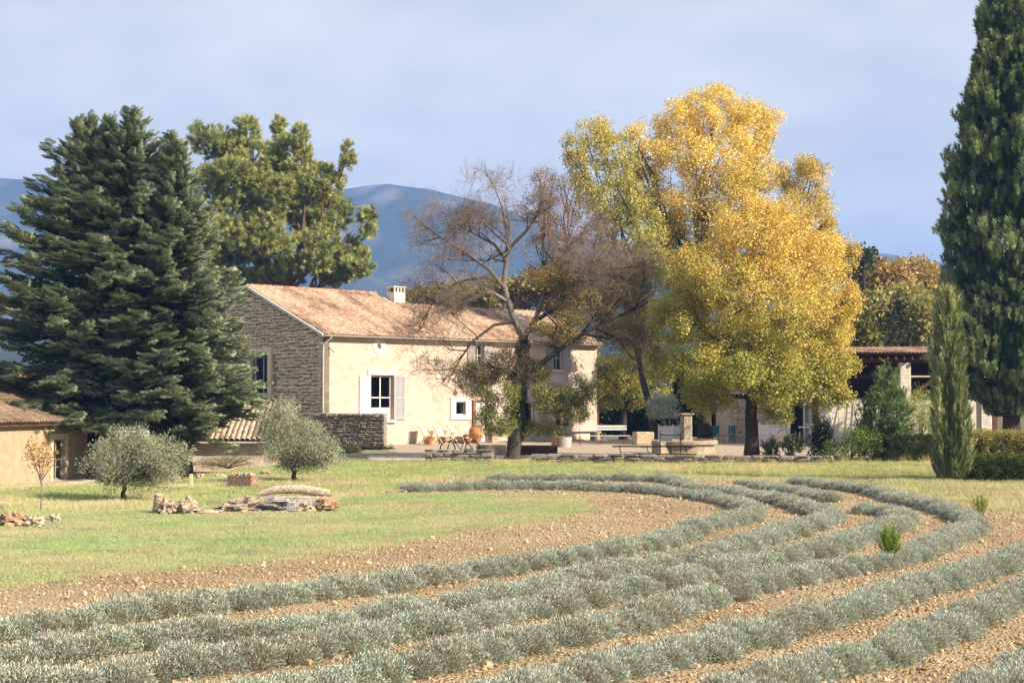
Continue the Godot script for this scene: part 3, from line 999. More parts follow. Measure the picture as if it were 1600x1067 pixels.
var LB := {
	"t1": [[0, 9.1, 1.1, 2.2, 1.61], [-1.8, 7.7, 1.1, 1.87, 1.5], [2.2, 7.9, -1.1, 2.09, 1.77], [-2.9, 5.9, 0.8, 1.17, 1.43], [-0.1, 6.5, 1.6, 2.57, 1.93], [3.3, 5.8, -1, 1.29, 1.66], [-2.5, 3.9, 0.6, 1.44, 1.31], [-0.4, 3.9, 1.8, 2.31, 1.54], [2.1, 3.5, 1, 1.61, 1.17], [-1.8, 2.6, 0.3, 0.95, 0.79], [0.9, 2.8, 0.8, 1.3, 0.94], [3.5, 4.2, 0.8, 0.68, 1.09], [-0.3, 5.4, -2, 1.91, 1.63], [2.4, 5.4, -2, 1.63, 1.63], [4, 6.6, 0.6, 0.37, 0.58], [3.2, 2.9, 0.4, 0.73, 0.63], [0.5, 9.8, -0.5, 1.33, 1.12]],
	"t2": [[1, 21.4, -0.8, 2.61, 1.68], [-1.7, 20.1, 0.1, 1.83, 1.75], [3.3, 20.2, -0.4, 1.84, 1.84], [-3.6, 18.2, 0.3, 1.75, 1.83], [0.2, 17.6, 1.5, 2.96, 2.3], [3.7, 17.3, 0.4, 1.91, 1.83], [-3, 15.2, 1, 1.98, 1.9], [0.2, 14.3, 1.5, 2.71, 2.06], [-0.2, 22.1, -1.3, 1.44, 1.1], [4.5, 20.8, -1.5, 0.85, 1.1], [-4.3, 19.3, 1, 0.83, 1.24], [-2, 12.4, -0.7, 1.68, 1.68], [-4.1, 16.2, -0.8, 1.52, 1.68], [-3.5, 12.2, 1.5, 1.64, 1.81], [-1.7, 10.2, -0.1, 1.67, 1.67]],
	"t2b": [[0.9, 16.3, -0.6, 1.45, 1.45], [-0.3, 14.2, 1, 1.98, 1.9], [2, 13.9, -1, 1.13, 1.94], [2.3, 11.2, -0.2, 1.36, 1.85], [0.3, 11.4, 1, 2.22, 1.9], [3.5, 11.2, -0.8, 0.81, 1.29], [1.5, 17.3, -1, 0.89, 0.73], [3.9, 11.8, -0.2, 0.4, 0.64]],
	"t3": [[-3.8, 18.4, 0.2, 1.47, 1.24], [-2.3, 17.4, 0.4, 1.54, 1.54], [-4.8, 16.6, 0.5, 0.77, 1.31], [-3.7, 15.4, 0.8, 1.54, 1.61], [-1.8, 14.6, 1, 1.46, 1.53], [-1, 12.3, 0.8, 1.38, 1.77], [-2.9, 12.8, 0.4, 1.31, 1.54], [-5.2, 17.8, 0.8, 0.54, 0.92], [-3.4, 19.4, -0.8, 0.86, 0.7], [-0.5, 10.1, -0.1, 1.16, 1.55], [-2.5, 9.6, 0.8, 1.73, 1.38], [-1, 7.3, 0.3, 1.31, 1.55], [-2.7, 6.9, 0.7, 1.46, 1.23]],
	"t6": [[-0.1, 3.9, 0.6, 1.79, 1.46], [1, 5.8, 0.6, 1.71, 1.71], [2.6, 3.5, -0, 1.15, 1.39], [-1.8, 4.8, -0.5, 1.15, 1.48], [3.2, 5.2, -1, 1.07, 1.49], [-1, 2.7, 0.3, 1.22, 0.82], [1.1, 2.5, -0.1, 1.23, 0.65]],
	"t5": [[-1.2, 16.2, -0.4, 1.13, 1.13], [0.5, 15.7, -0.7, 1.37, 1.37], [-1.5, 14.3, 0.3, 1.04, 1.2], [0.2, 13.2, -0.9, 1.78, 1.78], [0.8, 10.3, 0.1, 2.08, 1.6], [-1.6, 11.6, -0.3, 1.2, 1.61]],
	"twigs": [[2.8, 9.4, -0.5, 1.4, 0.97], [3.9, 7.9, 0.8, 1.37, 1.19], [5, 7.2, -0.7, 0.97, 1.22], [1.8, 10.4, 0.4, 0.9, 0.8], [-2.8, 10.2, -0.7, 0.81, 1.19], [-1.7, 11.3, -0.5, 0.92, 0.65], [-2.2, 8.4, 0.9, 0.95, 0.9], [-0.1, 11.6, -0.5, 0.81, 0.59]],
	"brownleaf": [[3, 6.7, -0.1, 1.66, 1.07], [1.8, 7.8, -0.2, 1.07, 0.91], [4.3, 5.3, -0.7, 1.19, 0.97], [2.1, 5.3, 0.7, 1.06, 0.69], [5.1, 6.7, -0.9, 0.71, 0.81]],
	"lowleaf": [[-1.5, 3.2, 0.1, 0.9, 0.58], [-1, 2.1, -0.1, 0.9, 0.69], [-1.9, 3.7, 0.1, 0.58, 0.42], [-0.5, 3.8, -0.4, 0.8, 0.69], [-0.8, 1.3, 0.4, 0.69, 0.26], [1.5, 2.6, 0.4, 0.9, 0.79], [2.3, 2, 0.2, 0.79, 0.74], [1.3, 1.4, -0.4, 0.96, 0.43], [3, 2.9, 0, 0.58, 0.58], [-2.7, 4.2, -0.2, 0.59, 0.32], [0.9, 3.7, -0.3, 0.64, 0.69], [-2.5, 6.6, 0.5, 0.42, 0.37], [-0.1, 2.1, 0.6, 0.53, 1.05]],
	"pine": [[-5.5, 21.2, -0.2, 1.96, 1.3], [-2.6, 20, 0.2, 2.04, 1.67], [-4.2, 18.2, 1.4, 2.39, 1.56], [0.2, 20, -0.1, 1.58, 1.95], [2.2, 18.4, 0, 2.05, 1.39], [-0.9, 17.2, 0.3, 2.32, 1.67], [2.6, 16.1, -1, 2.16, 1.6], [-2.2, 14.3, 1, 2.3, 1.57], [1.1, 13.1, 1, 2.49, 1.57], [4.2, 13.2, 0, 1.39, 1.21], [5.8, 15.3, 0.4, 0.56, 1.11], [-4.5, 15.7, 0.9, 1.84, 1.57], [-3.5, 12.2, -1.3, 2.35, 1.32], [-0.6, 11.4, -0.6, 1.87, 0.75], [3.1, 11.7, -1.3, 1.13, 0.85], [5, 12, 1, 1.2, 0.64], [-6, 12.9, 0.6, 1.85, 1.85], [-0.9, 22.1, -1.5, 0.42, 1.04], [1, 21.5, 1.5, 0.46, 0.92], [4.5, 19.8, 1.5, 0.41, 0.83], [-2.8, 22.1, 0.5, 0.83, 0.74]],
	"o1": [[0.3, 1.1, -0, 0.83, 0.54], [-0.2, 0.9, 0.1, 0.57, 0.51], [0.9, 1.1, 0.1, 0.54, 0.54], [0.1, 0.7, -0.3, 0.71, 0.42], [-0.6, 1.1, -0.4, 0.29, 0.39], [1.1, 0.8, -0.1, 0.29, 0.39], [0.1, 1.5, -0.2, 0.48, 0.32]],
	"o2": [[0.1, 1.2, -0.2, 0.89, 0.66], [-0.4, 1.7, 0.1, 0.65, 0.58], [0.8, 1, 0.1, 0.66, 0.46], [-0.5, 1.1, 0.3, 0.54, 0.5], [0.1, 0.7, -0.3, 0.78, 0.43], [-0.3, 2.2, -0.2, 0.39, 0.35], [1.1, 0.8, -0.3, 0.27, 0.27], [-0.9, 1.5, -0.2, 0.31, 0.31]],
	"o3": [[-0.4, 1.4, -0.2, 0.82, 0.52], [-0.9, 1.1, 0.1, 0.59, 0.45], [0.1, 1.2, 0.1, 0.6, 0.52], [-0.4, 0.9, 0.3, 0.67, 0.3]],
	"s1": [[0.5, 2.6, 0.3, 0.53, 0.9], [0.4, 1.6, -0.3, 0.9, 1.06], [0.9, 1.8, 0.1, 0.58, 0.95], [0.1, 0.8, -0.2, 0.8, 0.74], [0.6, 3.2, 0.3, 0.32, 0.63], [1.2, 0.8, -0.3, 0.64, 0.69]],
	"s2": [[-0, 2.1, -0.1, 0.7, 0.86], [0.4, 1.6, -0, 0.48, 0.81], [-0.3, 1.6, -0, 0.59, 0.92], [0.1, 2.5, -0, 0.38, 0.48]],
	"s3": [[-0.1, 0.9, 0, 0.49, 0.71], [0, 1.4, 0.2, 0.3, 0.44], [-0.4, 0.5, 0.3, 0.44, 0.49], [0.1, 0.3, -0.1, 0.38, 0.44]],
	"s4": [[-0, 0.7, -0.2, 0.83, 0.62], [0.6, 0.8, 0.1, 0.72, 0.62], [-0.6, 0.4, -0.1, 0.52, 0.47], [1.1, 0.6, -0.2, 0.73, 0.57]],
	"s5": [[-0.3, 0.4, 0.1, 0.73, 0.42], [0.2, 0.6, 0.2, 0.42, 0.37], [-0.7, 0.3, 0, 0.31, 0.31]],
	"s6": [[0.8, -0.2, 0.2, 0.65, 0.26], [0.2, -0.1, 0.1, 0.45, 0.26], [1.3, -0.1, 0.2, 0.39, 0.23]],
	"s7": [[1, -0, -0.2, 0.43, 0.37], [1.3, -0.1, 0.1, 0.3, 0.27], [0.7, -0.1, 0.1, 0.3, 0.3]],
	"s8": [[-0.1, 0.2, 0.2, 0.62, 0.24], [0.6, 0.2, -0.1, 0.53, 0.24], [-0.8, 0.1, -0.2, 0.44, 0.19]],
	"w0": [[33.4, -135], [[0.1, 13.8, 0.2, 2.21, 1.74], [-0.6, 11.6, -0.8, 2.34, 2.34], [2, 12.5, -1.9, 1.77, 2.36], [-1.5, 14.4, 0.6, 1.16, 1.5]]],
	"w1": [[39.6, -145], [[0.5, 15.2, -2, 2.15, 1.52], [0.2, 13.2, -1.6, 2.52, 2.14], [1.5, 13.5, -0.4, 1.5, 1.88]]],
	"w2": [[30, -115], [[0.4, 10, -1.7, 2.01, 1.71], [1.3, 8.2, -1.1, 2.3, 2], [-0.8, 7.5, -0.8, 1.79, 1.79], [1.3, 9.6, 1.6, 0.98, 1.46], [-1.7, 9.2, -0, 0.99, 1.49]]],
	"w3": [[23, -98], [[0.2, 6.9, 0.3, 0.93, 1.26], [-0.1, 5.2, 0.5, 1.09, 1.43], [0.3, 4, 1.3, 0.92, 1.25]]],
	"w4": [[-9.2, -165], [[-1.5, 13.7, 0.1, 1.7, 0.85], [1.4, 13.8, 0.3, 2.41, 0.99], [3.5, 14, 1.4, 1.83, 1.13], [5, 13.1, 1.6, 2.11, 1.13]]],
	"w5": [[1.3, -150], [[-2, 13.2, 0.2, 2.32, 1.29], [0.6, 13.4, 1, 2.31, 1.67], [3.2, 13.1, 1, 2.57, 1.92], [-3.9, 12.4, 1.5, 1.66, 1.02]]],
	"w6": [[-24.9, -76], [[-0.2, 3.3, -0.7, 0.73, 0.53], [1.4, 3.1, 1.9, 0.45, 0.32], [0, 2.9, 1.8, 0.51, 0.38]]],
	"w7": [[12.8, -104], [[-1.2, 1.8, 0.7, 1.78, 1.33], [1.3, 1.4, -1.6, 1.82, 1.55], [2.8, 1.8, 0.5, 1.34, 1.34], [-0.2, 3.6, 1.4, 2.21, 1.33]]],
	"w8": [[7.5, -106], [[-0.7, 1.8, 0.6, 1.82, 1.36], [1.2, 1.8, -0.3, 1.56, 1.56], [2.4, 0.9, 0.9, 1.36, 1.09], [0.4, 3.7, -1.7, 2.32, 1.39]]],
	"wa": [[-22.4, -80], [[-3.8, 0.3, -0.2, 2.42, 1.38], [0.5, 0.3, 1.5, 2.37, 1.35], [3, 0.2, -1.9, 2.11, 1.41], [6.1, 1.3, -0.9, 1.39, 1.04], [-1.1, 1.7, 1.8, 2.02, 1.35]]],
	"w9": [[28.5, -120], [[0.4, 14.5, -1.2, 0.52, 0.63], [0.1, 13.8, -0.5, 0.73, 0.62]]],
}

func _ready() -> void:
	# ------------------------------------------------------------ camera, sky, sun, air
	noise.seed = 11
	noise.frequency = 0.02
	noise_fine.seed = 23
	noise_fine.frequency = 0.05
	var cam := Camera3D.new()
	cam.name = "camera"
	cam.position = Vector3(0, 2.5, 0)
	cam.rotation_degrees = Vector3(2.2555, 0, 0)
	cam.fov = 25.86
	cam.near = 0.1
	cam.far = 9000.0
	add_child(cam)
	cam.current = true
	var env := Environment.new()
	env.tonemap_mode = Environment.TONE_MAPPER_LINEAR
	env.tonemap_exposure = 2.75
	env.background_mode = Environment.BG_SKY
	env.sky = Sky.new()
	env.sky.sky_material = make_sky()
	env.sdfgi_enabled = true
	env.ssao_enabled = true
	env.ssil_enabled = true
	env.fog_enabled = true
	env.fog_density = 0.00034
	env.fog_light_color = Color(0.2, 0.42, 1.0).linear_to_srgb()
	var we := WorldEnvironment.new()
	we.name = "environment"
	we.environment = env
	add_child(we)
	var sun := DirectionalLight3D.new()
	sun.name = "sun"
	sun.light_color = Color(1.0, 0.93, 0.82)
	sun.light_energy = 1.4
	sun.light_angular_distance = 0.5
	sun.shadow_enabled = true
	sun.sky_mode = DirectionalLight3D.SKY_MODE_LIGHT_ONLY
	add_child(sun)
	sun.look_at_from_position(Vector3(0.76, 0.53, 0.4) * 100.0, Vector3.ZERO)
	make_materials()
	# ------------------------------------------------------------ the setting
	make_ground()
	make_mountain()
	# ------------------------------------------------------------ buildings and walls
	var tile := tile_mesh()
	var stones := []
	for k in 5:
		stones.append(stone_mesh(100 + k, 0.16, 0.1))
	farmhouse(tile, stones)
	outbuildings(tile, stones)
	yard_walls(stones)
	# ------------------------------------------------------------ trees, shrubs, lavender
	trees()
	shrubs()
	field()
	# ------------------------------------------------------------ things
	yard_things()
	garden_things()

func make_sky() -> PanoramaSkyMaterial:
	var w := 1024
	var h := 512
	var im := Image.create_empty(w, h, false, Image.FORMAT_RGBAF)
	var f := FastNoiseLite.new()
	f.seed = 5
	f.frequency = 1.0
	f.fractal_octaves = 5
	for y in h:
		var el := PI * (0.5 - (y + 0.5) / h)
		var up := maxf(sin(el), 0.0)
		for x in w:
			var az := TAU * (x + 0.5) / w
			var d := Vector3(cos(az) * cos(el), sin(el), sin(az) * cos(el))
			var t := pow(1.0 - up, 5.0)
			var c := Color(0.258, 0.275, 0.3).lerp(Color(0.302, 0.306, 0.314), t)
			if el > 0.0:
				var q := d / (up + 0.22)
				var n := f.get_noise_3d(q.x * 1.9, q.z * 1.5, 3.0) * 0.8 + f.get_noise_3d(q.x * 5.0, q.z * 4.5 + 5.0, 8.0) * 0.5 + 0.12
				var cl := smoothstep(-0.5, 0.75, n) * 0.85
				c = c.lerp(Color(0.372, 0.37, 0.374), cl)
			im.set_pixel(x, y, c)
	var m := PanoramaSkyMaterial.new()
	m.panorama = ImageTexture.create_from_image(im)
	m.energy_multiplier = 1.0
	return m

func make_mountain() -> void:
	# a long wooded ridge far beyond the trees, with spurs running down to the plain
	var f := FastNoiseLite.new()
	f.seed = 31
	f.frequency = 0.0016
	f.fractal_octaves = 5
	var crest := [[-2600, 230], [-1500, 330], [-760, 338], [-500, 322], [-240, 322], [-190, 330], [-115, 322], [-30, 300], [60, 262], [160, 235], [300, 225], [470, 228], [560, 226], [620, 216], [700, 200], [900, 175], [1500, 200], [2600, 150]]
	var mb := MB.new()
	var nx := 170
	var nz := 26
	for j in nz + 1:
		for k in nx + 1:
			var x := -2600.0 + 5200.0 * k / nx
			var t := j / float(nz)
			var z := -1250.0 - 950.0 * t * 1.6
			var hc := 0.0
			for q in crest.size() - 1:
				if x >= crest[q][0] and x <= crest[q + 1][0]:
					hc = lerpf(crest[q][1], crest[q + 1][1], (x - crest[q][0]) / float(crest[q + 1][0] - crest[q][0]))
			var prof := pow(minf(t / 0.62, 1.0), 1.15) if t < 0.62 else 1.0 - (t - 0.62) * 1.2
			var spur := absf(f.get_noise_2d(x * 1.6, z * 0.5)) + 0.4 * f.get_noise_2d(x * 4.0, z * 2.5)
			var y := hc * prof * (1.0 - 0.34 * spur * (1.0 - prof * 0.93) ) - 4.0 + f.get_noise_2d(x * 9.0, z * 9.0) * 3.0
			var bare := smoothstep(0.25, 0.5, f.get_noise_2d(x * 14.0 + 300.0, z * 14.0) + 0.15 * prof)
			var c := Color(0.05, 0.07, 0.04).lerp(Color(0.32, 0.29, 0.25), bare * 0.75)
			mb.vert(Vector3(x, y, z), Vector3.UP, c)
	for j in nz:
		for k in nx:
			var a := j * (nx + 1) + k
			mb.i.append_array(PackedInt32Array([a, a + nx + 1, a + nx + 2, a, a + nx + 2, a + 1]))
	smooth_normals(mb)
	meta(built("mountain", mb, M.mountain), "long blue wooded mountain ridge beyond the trees", "", "", "structure")
	var hb := MB.new()
	for j in 9:
		for k in 41:
			var x := -420.0 + 900.0 * k / 40.0
			var t := j / 8.0
			var y := (62.0 + 22.0 * sin((x + 100.0) * 0.011) + f.get_noise_2d(x * 8.0, 40.0) * 26.0 + f.get_noise_2d(x * 40.0, 90.0) * 5.0) * sin(PI * minf(t * 0.62, 0.5)) - 3.0
			hb.vert(Vector3(x, y, -700.0 - 300.0 * t), Vector3.UP, Color(0.05, 0.07, 0.035))
	for j in 8:
		for k in 40:
			var a := j * 41 + k
			hb.i.append_array(PackedInt32Array([a, a + 41, a + 42, a, a + 42, a + 1]))
	smooth_normals(hb)
	meta(built("hill", hb, M.mountain), "dark low wooded hill in front of the mountain", "", "", "structure")

func smooth_normals(mb: MB) -> void:
	var acc := PackedVector3Array()
	acc.resize(mb.v.size())
	for t in range(0, mb.i.size(), 3):
		var nn := (mb.v[mb.i[t + 2]] - mb.v[mb.i[t]]).cross(mb.v[mb.i[t + 1]] - mb.v[mb.i[t]])
		for e in 3:
			acc[mb.i[t + e]] += nn
	for t in acc.size():
		mb.n[t] = acc[t].normalized()

# ---------------------------------------------------------------- the farmhouse
func farmhouse(tile: ArrayMesh, stones: Array) -> void:
	var o := thing("farmhouse", Vector3(-10.23, 0, -80), deg_to_rad(42.0), "long cream farmhouse with a stone gable and clay tile roof", "house")
	# local: x along the front, z out of the front, the stone gable in the plane x = 0
	var H := 6.05
	var slope := 0.393
	var L := 8.9
	var W := 21.0
	var ridge := 7.43
	var ridge2 := 5.4
	var holes := [[3.27, 4.8, 1.4, 3.88], [3.64, 3.98, 5.3, 5.66], [9.35, 10.1, 1.65, 2.4], [10.82, 11.9, 0.05, 2.5], [10.85, 11.5, 4.4, 5.85], [17.2, 18.0, 4.35, 5.85], [14.2, 15.6, 0.05, 2.4], [17.4, 18.8, 0.8, 2.4]]
	var mb := MB.new()
	wall_face(mb, W, H, 0.45, holes)
	built("front_wall", mb, M.plaster, o)
	# the other walls and the end gables
	mb = MB.new()
	mb.box(Vector3(L * 0.5, H * 0.5, -14.66), Vector3(L, H, 0.4))
	mb.box(Vector3(W * 0.5 + L * 0.5, H * 0.5, -10.6), Vector3(W - L - 0.4, H, 0.4))
	mb.box(Vector3(W - 0.2, H * 0.5, -5.4), Vector3(0.4, H, 9.9))
	for g in [[W - 0.4, W, -10.8, ridge2], [L - 0.35, L, -14.86, ridge]]:
		var x0: float = g[0]
		var x1: float = g[1]
		var zb: float = g[2]
		var rz: float = g[3]
		var apex := H + slope * rz
		var a := [Vector3(x0, H, 0), Vector3(x0, H, zb), Vector3(x0, apex, zb * 0.5)]
		var b := [Vector3(x1, H, 0), Vector3(x1, H, zb), Vector3(x1, apex, zb * 0.5)]
		mb.tri(a[0], a[2], a[1])
		mb.tri(b[0], b[1], b[2])
	mb.box(Vector3(L - 0.17, H * 0.5, -12.7), Vector3(0.34, H, 3.6))
	built("rear_wall", mb, M.plaster, o)
	# the stone gable
	var gx := Transform3D(Basis(Vector3(0, 0, 1), Vector3.UP, Vector3(-1, 0, 0)), Vector3(0, 0, -14.86))   # u -> z, out -> -x
	var gh := [[7.89, 9.66, 2.75, 5.16]]
	mb = MB.new()
	wall_face(mb, 14.86, H, 0.45, gh)
	var ap := Vector3(7.43, H + slope * ridge - 0.02, 0)
	mb.tri(Vector3(0, H, 0), Vector3(14.86, H, 0), ap)
	mb.tri(Vector3(14.86, H, -0.45), Vector3(0, H, -0.45), ap - Vector3(0, 0, 0.45))
	place(mb, gx.translated_local(Vector3(0, 0, -0.03)))
	var gw := built("gable_wall", mb, M.mortar, o)
	stone_courses(gw, gx, 14.86, func(u): return H + slope * (u if u < 7.43 else 14.86 - u) - 0.04, Vector2(0.13, 0.23), Vector2(0.2, 0.72), 0.11, "gable_stone", [[7.44, 10.08, 2.5, 5.45]], 7, 300, stones)
	# surround, sill and glazing of the gable window
	var fm := MB.new()
	fm.rounded(Vector3(8.78, 5.31, 0.03), Vector3(2.6, 0.29, 0.24), 0.015)
	fm.rounded(Vector3(9.87, 3.96, 0.03), Vector3(0.4, 2.4, 0.24), 0.015)
	fm.rounded(Vector3(7.68, 3.96, 0.03), Vector3(0.4, 2.4, 0.24), 0.015)
	fm.rounded(Vector3(8.78, 2.62, 0.07), Vector3(2.7, 0.26, 0.34), 0.015)
	built("window_surround", place(fm, gx), M.gable_stone_2, o)
	window(o, gx * Transform3D(Basis(), Vector3(8.78, 2.76, -0.22)), 1.77, 2.38, 2, 1, M.grey_paint, 0.07)
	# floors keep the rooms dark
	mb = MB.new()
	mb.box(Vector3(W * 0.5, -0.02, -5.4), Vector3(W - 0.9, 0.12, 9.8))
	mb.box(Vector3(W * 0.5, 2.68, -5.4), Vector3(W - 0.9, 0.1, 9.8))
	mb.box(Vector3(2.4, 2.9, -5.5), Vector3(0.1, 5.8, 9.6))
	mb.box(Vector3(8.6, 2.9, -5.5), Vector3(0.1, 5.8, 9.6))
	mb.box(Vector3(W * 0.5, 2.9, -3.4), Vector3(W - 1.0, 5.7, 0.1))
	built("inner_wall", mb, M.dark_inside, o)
	# roofs
	var cs := 1.0 / sqrt(1.0 + slope * slope)
	var up := Vector3(0, slope * cs, -cs)
	var back := Vector3(0, slope * cs, cs)
	var tones := [Color(0.56, 0.36, 0.24), Color(0.72, 0.52, 0.37), Color(0.8, 0.66, 0.52), Color(0.26, 0.21, 0.17)]
	var eave := 0.36
	roof_slope(o, Vector3(-0.14, H + 0.1 - slope * eave, eave), Vector3(1, 0, 0), up, L + 0.28, (ridge + eave) / cs, 61, tile, tones)
	roof_slope(o, Vector3(L + 0.14, H + 0.1 - slope * eave, eave), Vector3(1, 0, 0), up, W - L, (ridge2 + eave) / cs, 62, tile, tones)
	roof_slope(o, Vector3(L + 0.14, H + 0.1 - slope * eave, -14.86 - eave), Vector3(-1, 0, 0), back, L + 0.28, (ridge + eave) / cs, 63, tile, tones)
	roof_slope(o, Vector3(W + 0.14, H + 0.1 - slope * eave, -10.8 - eave), Vector3(-1, 0, 0), back, W - L, (ridge2 + eave) / cs, 64, tile, tones)
	var rw := []
	var rt := []
	var rr := rnd(65)
	for g in [[-0.14, L + 0.14, ridge], [L + 0.2, W + 0.14, ridge2]]:
		var x: float = g[0]
		while x < g[1]:
			rw.append(Transform3D(Basis(Vector3.UP, PI / 2) * Basis.from_scale(Vector3(1.35, 1.3, 1)), Vector3(x + 0.2, H + 0.1 + slope * g[2] + 0.0, -g[2])))
			var q := rr.randf_range(0.8, 1.15)
			rt.append(Color(0.6 * q, 0.4 * q, 0.27 * q))
			x += 0.4
	meta(copies("ridge_tiles", tile, M.tile, rw, rt, o), "", "", "", "stuff")
	# verge board on the gable, cornice, gutter and downpipe
	mb = MB.new()
	for s in [-1.0, 1.0]:
		var dirv := Vector3(0, slope * cs, s * cs)
		mb.box(Vector3(-0.17, H + 0.06 + slope * 3.55, -7.43 - s * 3.88), Vector3(0.12, 0.14, 8.35), Basis(Vector3.RIGHT, dirv.cross(Vector3.RIGHT), dirv))
	built("verge", mb, M.white_plaster, o)
	mb = MB.new()
	mb.box(Vector3(W * 0.5, 5.93, 0.06), Vector3(W, 0.1, 0.12))
	mb.box(Vector3(W * 0.5, 5.99, 0.14), Vector3(W, 0.05, 0.28))
	built("cornice", mb, M.white_plaster, o)
	mb = MB.new()
	for k in 12:
		var a0 := PI + PI * k / 12.0
		var a1 := PI + PI * (k + 1) / 12.0
		var c := Vector3(0, 6.0, 0.44)
		for rr2 in [0.085, 0.078]:
			mb.quad(c + Vector3(-0.15, sin(a0) * rr2, cos(a0) * rr2), c + Vector3(-0.15, sin(a1) * rr2, cos(a1) * rr2), c + Vector3(W, sin(a1) * rr2, cos(a1) * rr2), c + Vector3(W, sin(a0) * rr2, cos(a0) * rr2))
	built("gutter", mb, M.gutter_zinc, o)
	mb = MB.new()
	mb.tube([Vector3(0.28, 5.93, 0.44), Vector3(0.28, 5.82, 0.42), Vector3(0.06, 5.55, 0.14), Vector3(-0.0, 5.4, 0.1), Vector3(-0.0, 1.9, 0.1), Vector3(-0.0, 0.0, 0.1)], [0.055, 0.055, 0.055, 0.055, 0.055, 0.055], 10)
	built("downpipe", mb, M.gutter_zinc, o)
	mb = MB.new()
	mb.tube([Vector3(0.42, 5.35, 0.02), Vector3(0.62, 5.05, 0.25)], [0.025, 0.02], 6)
	built("bracket", mb, M.black_metal, o)
	# chimney with its row of openings under a slab
	mb = MB.new()
	var cc := Vector3(9.6, 0, -6.0)
	mb.box(cc + Vector3(0, 8.35, 0), Vector3(0.85, 1.5, 0.75))
	for x in [-0.37, -0.12, 0.12, 0.37]:
		for z in [-0.32, 0.32]:
			mb.box(cc + Vector3(x, 9.22, z), Vector3(0.1, 0.26, 0.1))
	mb.rounded(cc + Vector3(0, 9.39, 0), Vector3(0.95, 0.09, 0.85), 0.015)
	var ch := built("chimney", mb, M.white_plaster, o)
	mb = MB.new()
	mb.box(cc + Vector3(0, 9.2, 0), Vector3(0.5, 0.2, 0.4))
	built("flue", mb, M.dark_inside, ch)
	# oculus
	mb = MB.new()
	for k in 28:
		var a0 := TAU * k / 28.0
		var a1 := TAU * (k + 1) / 28.0
		var c := Vector3(3.81, 5.48, 0.03)
		var p := func(a: float, rad: float, z: float) -> Vector3: return c + Vector3(cos(a) * rad, sin(a) * rad * 1.06, z)
		mb.quad(p.call(a0, 0.16, 0.0), p.call(a0, 0.44, 0.0), p.call(a1, 0.44, 0.0), p.call(a1, 0.16, 0.0))
		mb.quad(p.call(a0, 0.44, 0.0), p.call(a0, 0.44, -0.03), p.call(a1, 0.44, -0.03), p.call(a1, 0.44, 0.0))
		mb.quad(p.call(a1, 0.16, 0.0), p.call(a1, 0.16, -0.3), p.call(a0, 0.16, -0.3), p.call(a0, 0.16, 0.0))
		mb.tri(c + Vector3(0, 0, -0.2), p.call(a0, 0.16, -0.2), p.call(a1, 0.16, -0.2))
	built("oculus", mb, M.white_plaster, o)
	# tall front window
	slab("lintel", o, Vector3(4.03, 4.03, 0.02), Vector3(2.05, 0.3, 0.07), M.white_paint)
	slab("sill", o, Vector3(4.03, 1.32, 0.06), Vector3(1.8, 0.16, 0.2), M.white_paint)
	window(o, Transform3D(Basis(), Vector3(4.03, 1.4, -0.2)), 1.52, 2.47, 2, 2, M.white_paint, 0.09)
	slab("window_board", o, Vector3(4.03, 1.78, -0.16), Vector3(1.3, 0.6, 0.03), M.white_paint)
	shutter(o, Vector3(2.84, 1.42, 0.05), 0.78, 2.44, M.white_paint, true)
	shutter(o, Vector3(5.22, 1.42, 0.05), 0.78, 2.44, M.lilac_shutter, false)
	# small white framed window
	mb = MB.new()
	for q in [[9.72, 2.51, 1.56, 0.24], [9.72, 1.5, 1.56, 0.3], [9.15, 2.02, 0.42, 0.74], [10.3, 2.02, 0.42, 0.74]]:
		mb.rounded(Vector3(q[0], q[1], 0.03), Vector3(q[2], q[3], 0.08), 0.012)
	built("window_surround", mb, M.white_paint, o)
	window(o, Transform3D(Basis(), Vector3(9.725, 1.65, -0.15)), 0.74, 0.74, 1, 1, M.grey_paint, 0.05)
	# door with its orange timber post
	slab("door_post", o, Vector3(10.72, 1.25, 0.05), Vector3(0.2, 2.5, 0.16), M.orange_wood)
	mb = MB.new()
	mb.box(Vector3(11.36, 1.27, -0.25), Vector3(1.06, 2.44, 0.06))
	mb.box(Vector3(11.36, 1.9, -0.21), Vector3(0.7, 0.8, 0.03))
	mb.box(Vector3(11.36, 0.75, -0.21), Vector3(0.7, 0.9, 0.03))
	var dr := built("door", mb, M.white_paint, o)
	mb = MB.new()
	mb.tube([Vector3(11.75, 1.05, -0.2), Vector3(11.75, 1.05, -0.14), Vector3(11.63, 1.05, -0.14)], [0.015, 0.015, 0.015], 6)
	built("handle", mb, M.black_metal, dr)
	# upper windows with open shutters
	for u in [[10.85, 11.5, 4.4, 5.85], [17.2, 18.0, 4.35, 5.85]]:
		var x0: float = u[0]
		var x1: float = u[1]
		var y0: float = u[2]
		var y1: float = u[3]
		window(o, Transform3D(Basis(), Vector3((x0 + x1) * 0.5, y0, -0.2)), x1 - x0, y1 - y0, 2, 2, M.white_paint, 0.05)
		shutter(o, Vector3(x0 - 0.32, y0, 0.05), 0.6, y1 - y0, M.grey_shutter, true)
		shutter(o, Vector3(x1 + 0.32, y0, 0.05), 0.6, y1 - y0, M.lilac_shutter, true)
		slab("sill", o, Vector3((x0 + x1) * 0.5, y0 - 0.05, 0.05), Vector3(x1 - x0 + 0.2, 0.1, 0.14), M.white_paint)
	window(o, Transform3D(Basis(), Vector3(14.9, 0.05, -0.2)), 1.4, 2.35, 2, 1, M.white_paint, 0.09)
	window(o, Transform3D(Basis(), Vector3(18.1, 0.8, -0.2)), 1.4, 1.6, 2, 2, M.white_paint, 0.08)
	slab("corner_post", o, Vector3(21.08, 1.4, -0.05), Vector3(0.14, 2.8, 0.16), M.timber)
